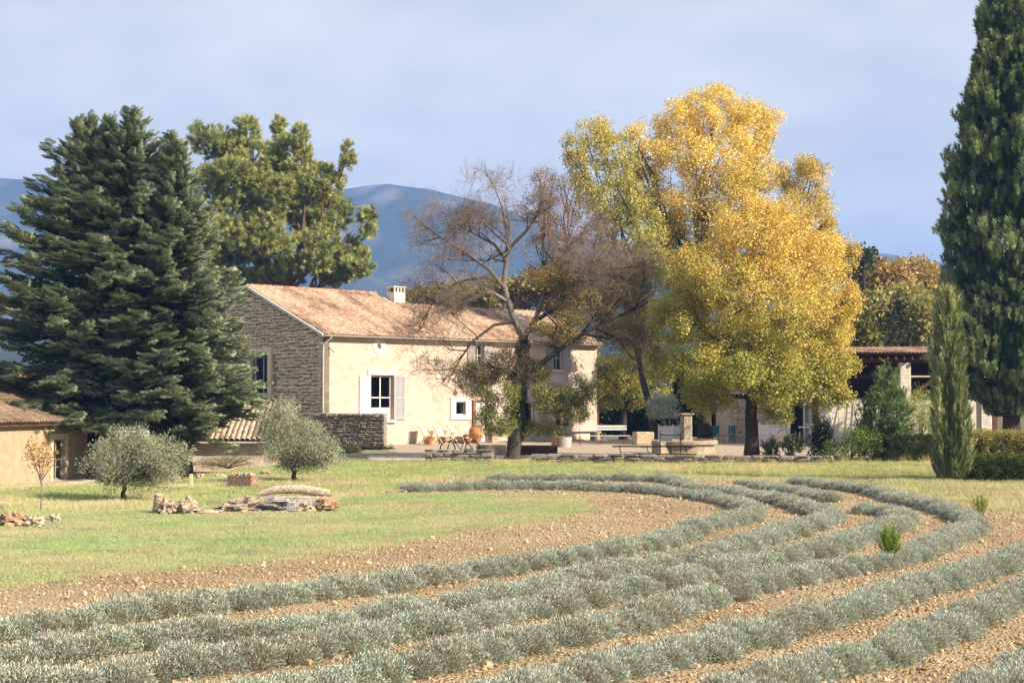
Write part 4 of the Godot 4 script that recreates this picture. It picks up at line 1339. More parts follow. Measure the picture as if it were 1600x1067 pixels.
	# wall lamp on its curled bracket
	var wl := thing("wall_lamp", o.transform * Vector3(9.28, 3.3, 0.0), deg_to_rad(42.0), "rusty wall lamp on a curled bracket above the small window", "lamp")
	mb = MB.new()
	var pts := []
	for k in 13:
		var a := PI * 1.15 * k / 12.0
		pts.append(Vector3(-0.1 + 0.16 * (1.0 - cos(a)), 0.25 + 0.5 * sin(a) * 0.7, 0.05 + 0.03 * k))
	mb.tube(pts, Array(range(13)).map(func(_k): return 0.022), 6)
	built("bracket", mb, M.rust_metal, wl)
	mb = MB.new()
	mb.lathe([Vector2(0.17, 0), Vector2(0.16, 0.05), Vector2(0.07, 0.16), Vector2(0.04, 0.24)], 14, pts[12] + Vector3(0, -0.25, 0))
	built("lamp_shade", mb, M.rust_metal, wl)

# ---------------------------------------------------------------- other buildings
func outbuildings(tile: ArrayMesh, stones: Array) -> void:
	var tones := [Color(0.2, 0.14, 0.1), Color(0.3, 0.22, 0.16), Color(0.38, 0.3, 0.22), Color(0.1, 0.085, 0.07)]
	var pale := [Color(0.5, 0.38, 0.27), Color(0.62, 0.5, 0.38), Color(0.7, 0.6, 0.48), Color(0.28, 0.23, 0.19)]
	# low ochre building, its lit wall turned to the right
	var o := thing("ochre_outbuilding", Vector3(-19.2, -0.63, -46.1), deg_to_rad(77.5), "low ochre outbuilding under the spruces with a tiled roof", "building")
	var mb := MB.new()
	wall_face(mb, 12.2, 2.4, 0.35, [[9.6, 10.5, 0.14, 1.66]])
	mb.box(Vector3(0.2, 1.2, -3.2), Vector3(0.35, 2.4, 5.7))
	mb.box(Vector3(12.0, 1.2, -3.2), Vector3(0.35, 2.4, 5.7))
	mb.box(Vector3(6.1, 1.2, -6.2), Vector3(12.2, 2.4, 0.35))
	built("wall", mb, M.ochre_plaster, o)
	var sl := 0.34
	var cs := 1.0 / sqrt(1.0 + sl * sl)
	roof_slope(o, Vector3(-0.2, 2.41 - sl * 0.3, 0.3), Vector3(1, 0, 0), Vector3(0, sl * cs, -cs), 12.6, 3.45 / cs, 71, tile, tones)
	roof_slope(o, Vector3(12.4, 2.41 - sl * 0.3, -6.6), Vector3(-1, 0, 0), Vector3(0, sl * cs, cs), 12.6, 3.45 / cs, 72, tile, tones)
	slab("lintel", o, Vector3(10.05, 1.77, 0.02), Vector3(1.3, 0.22, 0.08), M.gable_stone_1)
	for x in [9.5, 10.6]:
		slab("jamb", o, Vector3(x, 0.86, 0.02), Vector3(0.19, 1.58, 0.08), M.gable_stone_1)
	window(o, Transform3D(Basis(), Vector3(10.05, 0.14, -0.15)), 0.9, 1.52, 2, 2, M.grey_shutter, 0.06)
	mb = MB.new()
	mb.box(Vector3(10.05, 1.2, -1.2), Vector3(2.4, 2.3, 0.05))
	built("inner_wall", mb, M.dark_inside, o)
	slab("door_step", o, Vector3(6.0, 0.06, 0.6), Vector3(12.0, 0.12, 1.1), M.paving)
	# sunken shed against the gable
	o = thing("tiled_shed", Vector3(-14.9, -0.4, -60.2), deg_to_rad(4.0), "low cream shed with a clay tile roof below the gable window", "building")
	mb = MB.new()
	wall_face(mb, 5.2, 1.3, 0.3, [])
	mb.box(Vector3(5.05, 0.5, -2.4), Vector3(0.3, 1.0, 4.2))
	mb.box(Vector3(0.15, 0.5, -2.4), Vector3(0.3, 1.0, 4.2))
	mb.box(Vector3(2.6, 0.9, -4.6), Vector3(5.2, 1.8, 0.3))
	built("wall", mb, M.plaster, o)
	roof_slope(o, Vector3(-0.2, 1.28, 0.35), Vector3(1, 0, 0), Vector3(0, 0.28, -0.96).normalized(), 5.6, 5.2, 73, tile, pale)
	mb = MB.new()
	mb.box(Vector3(2.6, 1.23, 0.03), Vector3(5.2, 0.06, 0.1))
	mb.tube([Vector3(-0.2, 1.18, 0.4), Vector3(5.4, 1.18, 0.4)], [0.05, 0.05], 8)
	built("gutter", mb, M.gutter_zinc, o)
	# white railing in front of the gable window
	o = thing("white_railing", Vector3(-15.6, 0, -76.3), deg_to_rad(-48.0), "white metal railing under the gable window", "railing")
	mb = MB.new()
	mb.box(Vector3(0.75, 1.82, 0), Vector3(3.4, 0.12, 1.0))
	built("landing", mb, M.gable_stone_1, o)
	mb = MB.new()
	mb.tube([Vector3(-0.8, 3.0, 0.4), Vector3(0.7, 3.0, 0.4)], [0.035, 0.035], 6)
	mb.tube([Vector3(-0.8, 2.1, 0.4), Vector3(0.7, 2.1, 0.4)], [0.025, 0.025], 6)
	built("handrail", mb, M.white_metal, o)
	for k in 8:
		mb = MB.new()
		mb.tube([Vector3(-0.8 + k * 0.214, 1.88, 0.4), Vector3(-0.8 + k * 0.214, 3.0, 0.4)], [0.03 if k % 7 == 0 else 0.012, 0.03 if k % 7 == 0 else 0.012], 6)
		built("baluster", mb, M.white_metal, o)
	mb = MB.new()
	mb.tube([Vector3(-0.8, 0, 0.42), Vector3(-0.8, 1.8, 0.42)], [0.05, 0.05], 6)
	built("post", mb, M.white_metal, o)
	# stone annex behind the yellow tree
	o = thing("stone_annex", Vector3(12.75, 0, -87), 0.0, "pale stone block annex with a door behind the yellow tree trunk", "building")
	mb = MB.new()
	wall_face(mb, 4.9, 4.4, 0.4, [[2.55, 3.3, 0.0, 2.3], [3.55, 4.6, 0.0, 2.2]])
	mb.box(Vector3(0.2, 2.2, -3.0), Vector3(0.4, 4.4, 5.1))
	mb.box(Vector3(4.7, 2.2, -3.0), Vector3(0.4, 4.4, 5.1))
	mb.box(Vector3(2.45, 2.2, -5.8), Vector3(4.9, 4.4, 0.4))
	place(mb, Transform3D(Basis(), Vector3(0, 0, -0.06)))
	built("wall", mb, M.plaster, o)
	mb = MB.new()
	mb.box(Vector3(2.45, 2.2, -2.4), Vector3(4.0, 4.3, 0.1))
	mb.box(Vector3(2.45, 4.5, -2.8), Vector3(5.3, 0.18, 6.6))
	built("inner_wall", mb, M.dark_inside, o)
	stone_courses(o, Transform3D(Basis(), Vector3(0, 0, -0.04)), 4.9, func(_u): return 4.4, Vector2(0.3, 0.4), Vector2(0.5, 0.95), 0.12, "pale_block", [[2.35, 4.9, 0.0, 2.5]], 17, 100, [stone_mesh(141, 0.04, 0.015), stone_mesh(142, 0.04, 0.015)], 0.1)
	for x in [2.45, 3.42]:
		slab("door_jamb", o, Vector3(x, 1.2, 0.0), Vector3(0.2, 2.4, 0.2), M.white_paint)
	slab("door", o, Vector3(2.92, 1.12, -0.2), Vector3(0.7, 2.2, 0.06), M.white_plaster)
	slab("pillar", o, Vector3(4.75, 1.2, 0.05), Vector3(0.3, 2.4, 0.3), M.white_plaster)
	# open tiled barn on white pillars
	o = thing("open_barn", Vector3(17.75, 0, -86), 0.0, "open barn with white pillars, red rafters and a tile roof", "building")
	for x in [0.35, 4.95, 9.6]:
		slab("pillar", o, Vector3(x, 2.32, 0), Vector3(0.62, 4.64, 0.62), M.white_plaster, 0.02)
	mb = MB.new()
	mb.box(Vector3(2.65, 1.25, 0.02), Vector3(3.96, 2.5, 0.3))
	mb.box(Vector3(7.3, 1.25, 0.02), Vector3(4.06, 2.5, 0.3))
	built("wall", mb, M.white_plaster, o)
	mb = MB.new()
	mb.box(Vector3(5.0, 2.7, -6.6), Vector3(10.4, 5.4, 0.3))
	mb.box(Vector3(-0.1, 2.4, -3.3), Vector3(0.25, 4.8, 5.9))
	mb.box(Vector3(10.3, 2.4, -3.3), Vector3(0.25, 4.8, 5.9))
	built("rear_wall", mb, M.timber, o)
	mb = MB.new()
	mb.box(Vector3(5.0, 4.78, 0), Vector3(10.8, 0.26, 0.3))
	built("beam", mb, M.timber, o)
	for k in 22:
		mb = MB.new()
		mb.box(Vector3(0.1 + k * 0.47, 5.17, -3.0), Vector3(0.1, 0.16, 7.4), Basis(Vector3.RIGHT, 0.075))
		built("rafter", mb, M.timber, o)
	for q in [[2.4, -1.6], [2.9, -3.4]]:
		mb = MB.new()
		mb.box(Vector3(5.0, 3.9, q[1]), Vector3(10.2, 0.2, 0.16))
		built("tie_beam", mb, M.timber, o)
	mb = MB.new()
	mb.tube([Vector3(5.3, 3.85, 0.1), Vector3(9.4, 3.85, 0.1)], [0.05, 0.05], 8)
	built("rail", mb, M.pale_wood, o)
	var s2 := 0.075
	var c2 := 1.0 / sqrt(1.0 + s2 * s2)
	roof_slope(o, Vector3(-0.6, 5.16, 0.55), Vector3(1, 0, 0), Vector3(0, s2 * c2, -c2), 11.4, 7.4, 74, tile, [Color(0.5, 0.3, 0.2), Color(0.64, 0.45, 0.33), Color(0.7, 0.56, 0.46), Color(0.3, 0.2, 0.15)], 0.06)
	# ladders against the barn's low wall
	for k in 2:
		var la := thing("ladder", Vector3(18.9 + k * 1.25, 0, -85.35), 0.0, ["pale wooden ladder nearest the barn's first white pillar", "grey pole ladder leaning steeply behind the bushy shrub"][k], "ladder", "ladders leaning on the barn wall")
		var tilt := Basis(Vector3(0, 0, 1), [-0.05, 0.12][k]) * Basis(Vector3.RIGHT, -0.12)
		mb = MB.new()
		for sx in [-0.19, 0.19]:
			mb.tube([tilt * Vector3(sx, 0, 0), tilt * Vector3(sx * 0.85, 2.6, 0)], [0.035, 0.03], 6)
		built("side_rail", mb, [M.pale_wood, M.grey_paint][k], la)
		for q in 8:
			mb = MB.new()
			mb.tube([tilt * Vector3(-0.18, 0.3 + q * 0.3, 0), tilt * Vector3(0.18, 0.3 + q * 0.3, 0)], [0.018, 0.018], 5)
			built("rung", mb, [M.pale_wood, M.grey_paint][k], la)

func wall_of(called: String, label: String, a: Vector2, b: Vector2, h: float, thick: float, mats: String, course: Vector2, long: Vector2, s: int, stones: Array, limit: int) -> void:
	var d := b - a
	var o := thing(called, Vector3(a.x, 0, a.y), -d.angle(), label, "wall")
	var l := d.length()
	var mb := MB.new()
	mb.box(Vector3(l * 0.5, h * 0.5 - 0.05, 0), Vector3(l - 0.06, h - 0.02, thick - 0.16))
	built("wall_core", mb, M.mortar, o)
	stone_courses(o, Transform3D(Basis(), Vector3(0, 0, thick * 0.5 - 0.1)), l, func(_u): return h, course, long, 0.22, mats, [], s, limit, stones)
	stone_courses(o, Transform3D(Basis(Vector3.UP, PI), Vector3(l, 0, -thick * 0.5 + 0.1)), l, func(_u): return h, course, long, 0.22, mats, [], s + 1, 0, stones)
	var r := rnd(s + 5)
	var u := 0.0
	while u < l - 0.1:
		var w := minf(r.randf_range(0.4, 0.8), l - u)
		part("cap_stone", stones[r.randi_range(0, 4)], M["%s_%d" % [mats, r.randi_range(0, 3)]], o, Transform3D(Basis.from_scale(Vector3(w - 0.015, 0.11, thick + 0.06)), Vector3(u + w * 0.5, h + 0.03 + r.randf_range(-0.01, 0.015), 0)))
		u += w

func yard_walls(stones: Array) -> void:
	wall_of("stone_wall", "dark dry stone wall in front of the tall shuttered window", Vector2(-10.6, -78.6), Vector2(-6.55, -77.2), 1.72, 0.45, "grey_stone", Vector2(0.08, 0.15), Vector2(0.2, 0.5), 31, stones, 260)
	wall_of("low_wall", "low stone yard wall in front of the leaning bicycle", Vector2(-3.5, -60.2), Vector2(-0.75, -59.9), 0.42, 0.4, "grey_stone", Vector2(0.12, 0.2), Vector2(0.3, 0.6), 33, stones, 60)
	wall_of("low_wall", "long low stone yard wall running behind the lavender to the yellow tree", Vector2(0.75, -59.7), Vector2(12.4, -57.4), 0.26, 0.4, "grey_stone", Vector2(0.1, 0.16), Vector2(0.3, 0.7), 35, stones, 120)

# ---------------------------------------------------------------- trees
func trees() -> void:
	var bough := fir_bough(41)
	spruce("spruce_tree", "blue-green spruce with a twin top over the ochre outbuilding", Vector3(-16.9, -0.63, -59.5), 14.5, 4.6, 2.5, 51, Vector2(-0.3, 0), bough, Vector2(1.0, 0.2))
	spruce("spruce_tree", "tallest dark spruce, middle of the three by the farmhouse", Vector3(-14.9, -0.63, -58.5), 14.7, 3.6, 2.6, 52, Vector2(-0.2, 0), bough, Vector2.ZERO)
	spruce("spruce_tree", "spruce whose boughs hang in front of the stone gable", Vector3(-12.6, -0.5, -57.5), 13.3, 2.7, 1.9, 53, Vector2(-0.75, 0), bough, Vector2(0.5, 0.4))
	# pine behind the farmhouse
	var tuft := needle_tuft(61, 60, 0.27, 0.028, 0.3, 0.8)
	lobed_tree("pine_tree", "spreading yellow-green pine rising behind the farmhouse roof", "", Vector3(-16.3, 0, -108), lob(LB.pine), 14.0, 0.45, 7.0, tuft, M.needle, 16.0, Vector2(0.8, 1.5), func(p, lt, q, w):
		return mixed(Color(0.17, 0.215, 0.08), Color(0.54, 0.56, 0.22), clampf(lt * 0.5 + q * 0.7 - 0.1, 0, 1), w), 62, -0.26, M.pale_bark_red, Vector3(-0.8, 0, 0), 0.25)
	# yellow trees
	var leaf := leaf_clump(71, 36, 0.085, 0.07, 0.29)
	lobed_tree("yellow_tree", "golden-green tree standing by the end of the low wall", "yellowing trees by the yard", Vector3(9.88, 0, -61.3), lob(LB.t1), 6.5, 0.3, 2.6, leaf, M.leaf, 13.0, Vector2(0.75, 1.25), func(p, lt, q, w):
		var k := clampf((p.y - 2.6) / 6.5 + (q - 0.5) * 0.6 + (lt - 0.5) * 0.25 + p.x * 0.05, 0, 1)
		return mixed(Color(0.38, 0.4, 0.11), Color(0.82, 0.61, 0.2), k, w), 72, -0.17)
	var big := leaf_clump(75, 38, 0.125, 0.1, 0.45)
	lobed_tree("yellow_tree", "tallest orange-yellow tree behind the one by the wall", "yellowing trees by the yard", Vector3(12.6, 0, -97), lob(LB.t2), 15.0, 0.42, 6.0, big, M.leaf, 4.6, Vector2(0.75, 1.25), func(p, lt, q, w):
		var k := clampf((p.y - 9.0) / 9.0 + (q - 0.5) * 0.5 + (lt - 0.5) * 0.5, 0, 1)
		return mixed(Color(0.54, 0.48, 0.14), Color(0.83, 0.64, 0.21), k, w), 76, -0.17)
	lobed_tree("yellow_tree", "orange-gold tree between the tallest one and the barn roof", "yellowing trees by the yard", Vector3(17.6, 0, -93), lob(LB.t2b), 12.0, 0.35, 5.0, big, M.leaf, 4.6, Vector2(0.7, 1.15), func(p, lt, q, w):
		return mixed(Color(0.5, 0.42, 0.13), Color(0.74, 0.54, 0.18), clampf(q * 0.8 + lt * 0.3, 0, 1), w), 77, -0.18)
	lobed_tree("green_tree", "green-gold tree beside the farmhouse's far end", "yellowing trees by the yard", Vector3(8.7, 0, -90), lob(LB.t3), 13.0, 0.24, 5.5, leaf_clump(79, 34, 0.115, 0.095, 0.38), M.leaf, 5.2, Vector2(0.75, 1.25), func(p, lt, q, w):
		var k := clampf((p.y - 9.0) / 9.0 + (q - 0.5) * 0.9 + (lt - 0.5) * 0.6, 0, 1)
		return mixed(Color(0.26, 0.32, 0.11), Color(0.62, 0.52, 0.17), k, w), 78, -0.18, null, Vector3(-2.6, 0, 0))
	lobed_tree("low_tree", "low light green tree over the white bench", "", Vector3(7.1, 0, -95), lob(LB.t6), 3.6, 0.24, 2.2, leaf, M.leaf, 9.0, Vector2(0.8, 1.3), func(p, lt, q, w):
		return mixed(Color(0.28, 0.32, 0.09), Color(0.55, 0.48, 0.14), clampf(q * 0.9 + lt * 0.3 - 0.1, 0, 1), w), 80, -0.1, null, Vector3(0.2, 0, 0))
	lobed_tree("brown_leaved_tree", "orange-brown leaved tree between the bare tree and the yellow ones", "", Vector3(3.2, 0, -93), lob(LB.t5), 11.0, 0.3, 5.0, big, M.leaf, 3.4, Vector2(0.55, 1.0), func(p, lt, q, w):
		return mixed(Color(0.2, 0.14, 0.05), Color(0.42, 0.25, 0.08), clampf(q, 0, 1), w), 81, -0.08)
	bare_tree(leaf)
	# cypresses
	var spray := needle_tuft(85, 36, 0.26, 0.06, 0.5, 1.1)
	cypress("cypress_tree", "huge dark broad cypress behind the yellowish hedge", Vector3(26.2, 0, -78), 24.6, func(t): return 4.45 * pow(clampf(1.0 - t, 0, 1), 0.5) * (0.35 + 0.65 * smoothstep(0.0, 0.13, t)), 17000, Vector2(0.6, 1.15), spray, Color(0.06, 0.095, 0.045), Color(0.4, 0.47, 0.21), 86, 0.42, 1.6, 1.0, 1.0)
	var feather := needle_tuft(87, 34, 0.13, 0.022, 0.42, 2.2)
	cypress("cypress_tree", "small slender bright green cypress at the edge of the field", Vector3(13.5, 0, -45.8), 5.6, func(t): return 0.66 * pow(clampf(1.0 - t, 0, 1), 0.45) * (0.78 + 0.22 * smoothstep(0.0, 0.25, t)), 4200, Vector2(0.7, 1.25), feather, Color(0.16, 0.2, 0.09), Color(0.56, 0.6, 0.28), 88, 0.09, 0.03, 2.6, 0.8)
	# olives
	var sprig := leaf_clump(91, 20, 0.075, 0.018, 0.17, -0.3)
	var olive_tone := func(p, lt, q, w): return mixed(Color(0.22, 0.25, 0.16), Color(0.52, 0.54, 0.4), clampf(q * 0.8 + p.y * 0.12, 0, 1), w)
	lobed_tree("olive_tree", "rounded grey-green olive on the grass before the ochre outbuilding", "olive trees on the grass", Vector3(-9.7, 0, -37.2), lob(LB.o1), 1.1, 0.06, 0.3, sprig, M.silver, 62.0, Vector2(0.75, 1.3), olive_tone, 92, -0.35, null, Vector3.ZERO, 0.45)
	lobed_tree("olive_tree", "grey-green olive before the stone wall's left end", "olive trees on the grass", Vector3(-6.55, 0, -44.9), lob(LB.o2), 1.2, 0.08, 0.35, sprig, M.silver, 55.0, Vector2(0.8, 1.4), olive_tone, 93, -0.35, null, Vector3(-0.15, 0, 0), 0.45)
	# young tree with a few orange leaves
	var y := thing("young_tree", Vector3(-10.65, 0, -33.7), 0.0, "thin young tree with orange leaves before the outbuilding wall", "tree")
	var mb := MB.new()
	var r := rnd(95)
	mb.col = Color(0.42, 0.36, 0.31)
	mb.tube([Vector3(0, -0.05, 0), Vector3(0.02, 0.55, 0), Vector3(0.0, 0.75, 0)], [0.02, 0.016, 0.014], 6)
	for k in 9:
		var a := r.randf_range(0, TAU)
		var e := Vector3(cos(a) * 0.4, r.randf_range(1.1, 1.6), sin(a) * 0.3)
		mb.tube([Vector3(0, 0.6 + 0.02 * k, 0), e * Vector3(0.5, 0.75, 0.5) + Vector3(0, 0.1, 0), e], [0.012, 0.008, 0.003], 4, false)
	built("trunk", mb, M.pale_bark, y)
	var f := crown_fill(96, [[Vector3(0, 1.3, 0), Vector3(0.42, 0.45, 0.35)]], 60.0, Vector2(0.35, 0.6), func(_p, _lt, q, w): return mixed(Color(0.4, 0.18, 0.05), Color(0.5, 0.33, 0.1), q, w), 0.0, 0.1)
	copies("crown", leaf_clump(97, 5, 0.14, 0.09, 0.2), M.leaf, f[0], f[1], y)
	# woods behind
	var far_leaf := leaf_clump(98, 14, 0.42, 0.34, 0.7)
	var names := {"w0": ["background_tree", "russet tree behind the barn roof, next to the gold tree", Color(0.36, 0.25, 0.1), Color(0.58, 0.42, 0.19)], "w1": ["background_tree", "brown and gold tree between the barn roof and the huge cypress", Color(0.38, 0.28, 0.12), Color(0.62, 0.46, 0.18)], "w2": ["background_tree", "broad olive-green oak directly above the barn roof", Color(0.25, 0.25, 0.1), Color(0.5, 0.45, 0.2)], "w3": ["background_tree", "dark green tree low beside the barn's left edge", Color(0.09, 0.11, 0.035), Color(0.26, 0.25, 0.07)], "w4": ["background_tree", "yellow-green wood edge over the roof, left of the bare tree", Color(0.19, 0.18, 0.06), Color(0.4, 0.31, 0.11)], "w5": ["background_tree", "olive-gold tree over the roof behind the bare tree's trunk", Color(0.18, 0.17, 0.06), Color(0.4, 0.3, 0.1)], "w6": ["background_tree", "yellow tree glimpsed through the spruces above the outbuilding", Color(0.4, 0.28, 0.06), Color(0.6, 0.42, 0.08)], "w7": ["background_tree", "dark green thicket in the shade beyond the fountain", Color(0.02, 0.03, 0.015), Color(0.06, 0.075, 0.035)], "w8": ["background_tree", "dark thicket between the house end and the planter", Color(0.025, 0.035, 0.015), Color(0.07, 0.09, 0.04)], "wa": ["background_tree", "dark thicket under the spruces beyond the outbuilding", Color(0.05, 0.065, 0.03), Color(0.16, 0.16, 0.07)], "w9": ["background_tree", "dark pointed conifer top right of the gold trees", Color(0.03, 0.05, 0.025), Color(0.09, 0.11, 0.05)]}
	var s := 200
	for key in names:
		var q: Array = names[key]
		var d: Array = LB[key]
		var ca: Color = q[2]
		var cb: Color = q[3]
		var lobes := lob(d[1])
		lobed_tree(q[0], q[1], "trees of the wood behind", Vector3(d[0][0], 0, d[0][1]), lobes, (lobes[0][0] as Vector3).y, 0.3, 2.0, far_leaf, M.leaf, 3.0, Vector2(0.6, 1.2), func(_p, lt, k, w): return mixed(ca, cb, clampf(k * 0.8 + lt * 0.3 - 0.05, 0, 1), w), s, -0.3)
		s += 1

func bare_tree(leaf: ArrayMesh) -> void:
	var o := thing("bare_tree", Vector3(0.05, 0, -62.2), 0.0, "large half bare tree with ivy on its trunk before the farmhouse", "tree")
	var r := rnd(301)
	var mb := MB.new()
	var ends := []
	mb.col = Color(0.13, 0.115, 0.1)
	mb.tube([Vector3(0, -0.1, 0), Vector3(0, 0.3, 0), Vector3(0.2, 1.9, 0), Vector3(0.33, 3.7, 0), Vector3(0.42, 5.2, 0)], [0.42, 0.3, 0.25, 0.23, 0.2], 12, true)
	var mains := [
		[0.155, Color(0.34, 0.31, 0.27), [Vector3(0.4, 5.1, 0), Vector3(-0.05, 6.1, 0.1), Vector3(-0.4, 7.3, 0), Vector3(-0.27, 9.0, -0.1), Vector3(-0.22, 9.9, 0), Vector3(-0.4, 11.2, 0.2), Vector3(-0.5, 12.0, 0.2)]],
		[0.135, Color(0.28, 0.25, 0.22), [Vector3(0.45, 5.1, 0), Vector3(0.95, 5.9, -0.3), Vector3(1.35, 7.1, -0.5), Vector3(1.6, 8.1, -0.4), Vector3(2.2, 9.4, -0.6), Vector3(2.6, 10.8, -0.5)]],
		[0.135, Color(0.1, 0.09, 0.08), [Vector3(0.3, 3.3, 0.1), Vector3(1.35, 4.15, 0.4), Vector3(2.4, 4.95, 0.6), Vector3(3.6, 5.65, 0.5), Vector3(4.9, 6.2, 0.3), Vector3(5.9, 6.7, 0.2)]],
		[0.1, Color(0.24, 0.2, 0.18), [Vector3(-0.3, 7.1, 0), Vector3(-1.0, 8.1, 0.4), Vector3(-1.8, 8.9, 0.5), Vector3(-2.7, 9.7, 0.3), Vector3(-3.4, 10.3, 0.2)]],
		[0.09, Color(0.2, 0.17, 0.15), [Vector3(-0.35, 7.3, 0), Vector3(-1.2, 7.75, -0.3), Vector3(-2.3, 7.5, -0.4), Vector3(-3.2, 6.9, -0.3), Vector3(-3.6, 6.2, -0.2)]],
		[0.09, Color(0.36, 0.33, 0.29), [Vector3(-0.2, 6.6, 0), Vector3(-0.9, 7.0, 0.5), Vector3(-1.9, 6.6, 0.8), Vector3(-2.5, 6.3, 0.9)]],
		[0.08, Color(0.1, 0.08, 0.07), [Vector3(0.1, 5.8, 0.1), Vector3(-0.8, 5.6, 0.7), Vector3(-1.7, 4.9, 1.0), Vector3(-2.3, 4.0, 1.1), Vector3(-2.7, 3.2, 1.1)]],
		[0.08, Color(0.2, 0.17, 0.15), [Vector3(-0.28, 8.6, 0), Vector3(-0.8, 9.7, -0.4), Vector3(-1.5, 10.2, -0.5), Vector3(-2.4, 10.9, -0.4)]],
		[0.09, Color(0.2, 0.17, 0.15), [Vector3(-0.24, 9.3, 0), Vector3(0.5, 10.3, 0.2), Vector3(1.0, 11.2, 0.2), Vector3(1.2, 12.0, 0.1)]],
		[0.09, Color(0.14, 0.12, 0.1), [Vector3(1.3, 6.9, -0.5), Vector3(2.3, 7.5, -0.2), Vector3(3.5, 8.0, 0.1), Vector3(4.8, 8.3, 0.2)]],
		[0.1, Color(0.12, 0.1, 0.085), [Vector3(0.9, 5.8, -0.3), Vector3(2.0, 6.5, -0.6), Vector3(3.2, 7.1, -0.9), Vector3(4.6, 7.3, -1.0)]],
		[0.07, Color(0.36, 0.33, 0.29), [Vector3(1.45, 7.5, -0.4), Vector3(2.3, 8.1, 0.6), Vector3(3.1, 7.7, 0.9)]],
		[0.08, Color(0.12, 0.07, 0.05), [Vector3(0.2, 4.6, 0.2), Vector3(-0.1, 3.9, 0.5), Vector3(-0.9, 3.3, 0.8), Vector3(-2.2, 3.1, 0.9)]],
		[0.07, Color(0.1, 0.08, 0.07), [Vector3(3.4, 5.5, 0.5), Vector3(4.3, 5.0, 0.9), Vector3(4.9, 4.2, 1.0)]],
	]
	for m in mains:
		mb.col = m[1]
		var pts: Array = (m[2] as Array).map(func(p): return Vector3(p.x, p.y if p.y < 7.5 else 7.5 + (p.y - 7.5) * 0.72, p.z))
		var rad := []
		for k in pts.size():
			rad.append(m[0] * (1.0 - 0.8 * k / (pts.size() - 1.0)))
		mb.tube(pts, rad, 7, false)
		grow(mb, r, pts, m[0] * 1.2, 3, ends)
	var tr := built("trunk", mb, M.pale_bark, o)
	# fine twigs at the ends, pinkish to the left, brown to the right
	var where := []
	var tint := []
	for e in ends:
		for k in (1 if r.randf() < 0.62 else 0):
			var p: Vector3 = e[0] + ball(r) * 0.12
			where.append(Transform3D(basis_to((e[1] as Vector3) + ball(r) * 0.5, r.randf_range(0, TAU)) * Basis.from_scale(Vector3.ONE * r.randf_range(0.6, 1.15)), p))
			tint.append(mixed(Color(0.3, 0.235, 0.19), Color(0.42, 0.3, 0.23), r.randf(), r.randf()))
	var lobes := lob(LB.twigs)
	var f := crown_fill(303, lobes, 3.2, Vector2(0.7, 1.3), func(p, _lt, q, w): return mixed(Color(0.27, 0.18, 0.12), Color(0.42, 0.26, 0.17), q, w), -0.1, 0.2)
	where.append_array(f[0])
	tint.append_array(f[1])
	copies("twigs", twig_spray(302, 6, 0.8, 0.0065), M.leaf, where, tint, o)
	f = crown_fill(304, lumpy(lob(LB.brownleaf), 3), 16.0, Vector2(0.6, 1.0), func(p, _lt, q, w): return mixed(Color(0.24, 0.205, 0.08), Color(0.48, 0.36, 0.15), q, w), -0.05, 0.2)
	copies("crown", leaf, M.leaf, f[0], f[1], o)
	f = crown_fill(305, lumpy(lob(LB.lowleaf), 4), 22.0, Vector2(0.5, 0.95), func(p, _lt, q, w): return mixed(Color(0.17, 0.21, 0.065), Color(0.44, 0.44, 0.15), clampf(q * 0.8 + (0.25 if p.x > 0.7 else 0.0), 0, 1), w), -0.12, 0.2)
	copies("leaf_sprays", leaf, M.leaf, f[0], f[1], o)
	where = []
	tint = []
	for k in 1000:
		var h := r.randf_range(0.5, 5.0)
		var a := r.randf_range(0, TAU)
		var c := Vector3(0.2 * h / 1.9 if h < 1.9 else 0.2 + 0.065 * (h - 1.9), h, 0)
		var rad := 0.26 + r.randf_range(-0.05, 0.08)
		where.append(Transform3D(basis_to(Vector3(cos(a), 0.3, sin(a)), r.randf_range(0, TAU)) * Basis.from_scale(Vector3.ONE * r.randf_range(0.22, 0.42)), c + Vector3(cos(a), 0, sin(a)) * rad))
		tint.append(mixed(Color(0.025, 0.045, 0.015), Color(0.1, 0.13, 0.04), r.randf(), r.randf()))
	copies("ivy", leaf, M.leaf, where, tint, o)

func grow(mb: MB, r: RandomNumberGenerator, pts: Array, rad: float, depth: int, ends: Array) -> void:
	var n := {3: 7, 2: 5, 1: 3}[depth] as int
	var total := 0.0
	for k in pts.size() - 1:
		total += (pts[k] as Vector3).distance_to(pts[k + 1])
	for k in n:
		var f := r.randf_range(0.3, 1.0) * (pts.size() - 1.001)
		var q := int(f)
		var a: Vector3 = pts[q]
		var b: Vector3 = pts[q + 1]
		var p := a.lerp(b, f - q)
		var along := (b - a).normalized()
		var d := (along * 0.5 + ball(r) * 0.85 + Vector3(0, 0.3, 0) + Vector3(p.x * 0.06, 0, 0)).normalized()
		var l := clampf(total * r.randf_range(0.22, 0.42), 0.4, 1.9)
		var r1 := maxf(rad * (1.0 - 0.75 * f / pts.size()) * 0.5, 0.012)
		var m := p + d * l * 0.5 + ball(r) * l * 0.12
		var e := m + (d + Vector3(0, 0.15, 0) + ball(r) * 0.3).normalized() * l * 0.5
		mb.tube([p, m, e], [r1, r1 * 0.65, r1 * 0.35], 4 if depth > 1 else 3, false)
		ends.append([e, e - m])
		if depth > 1:
			grow(mb, r, [p, m, e], r1, depth - 1, ends)

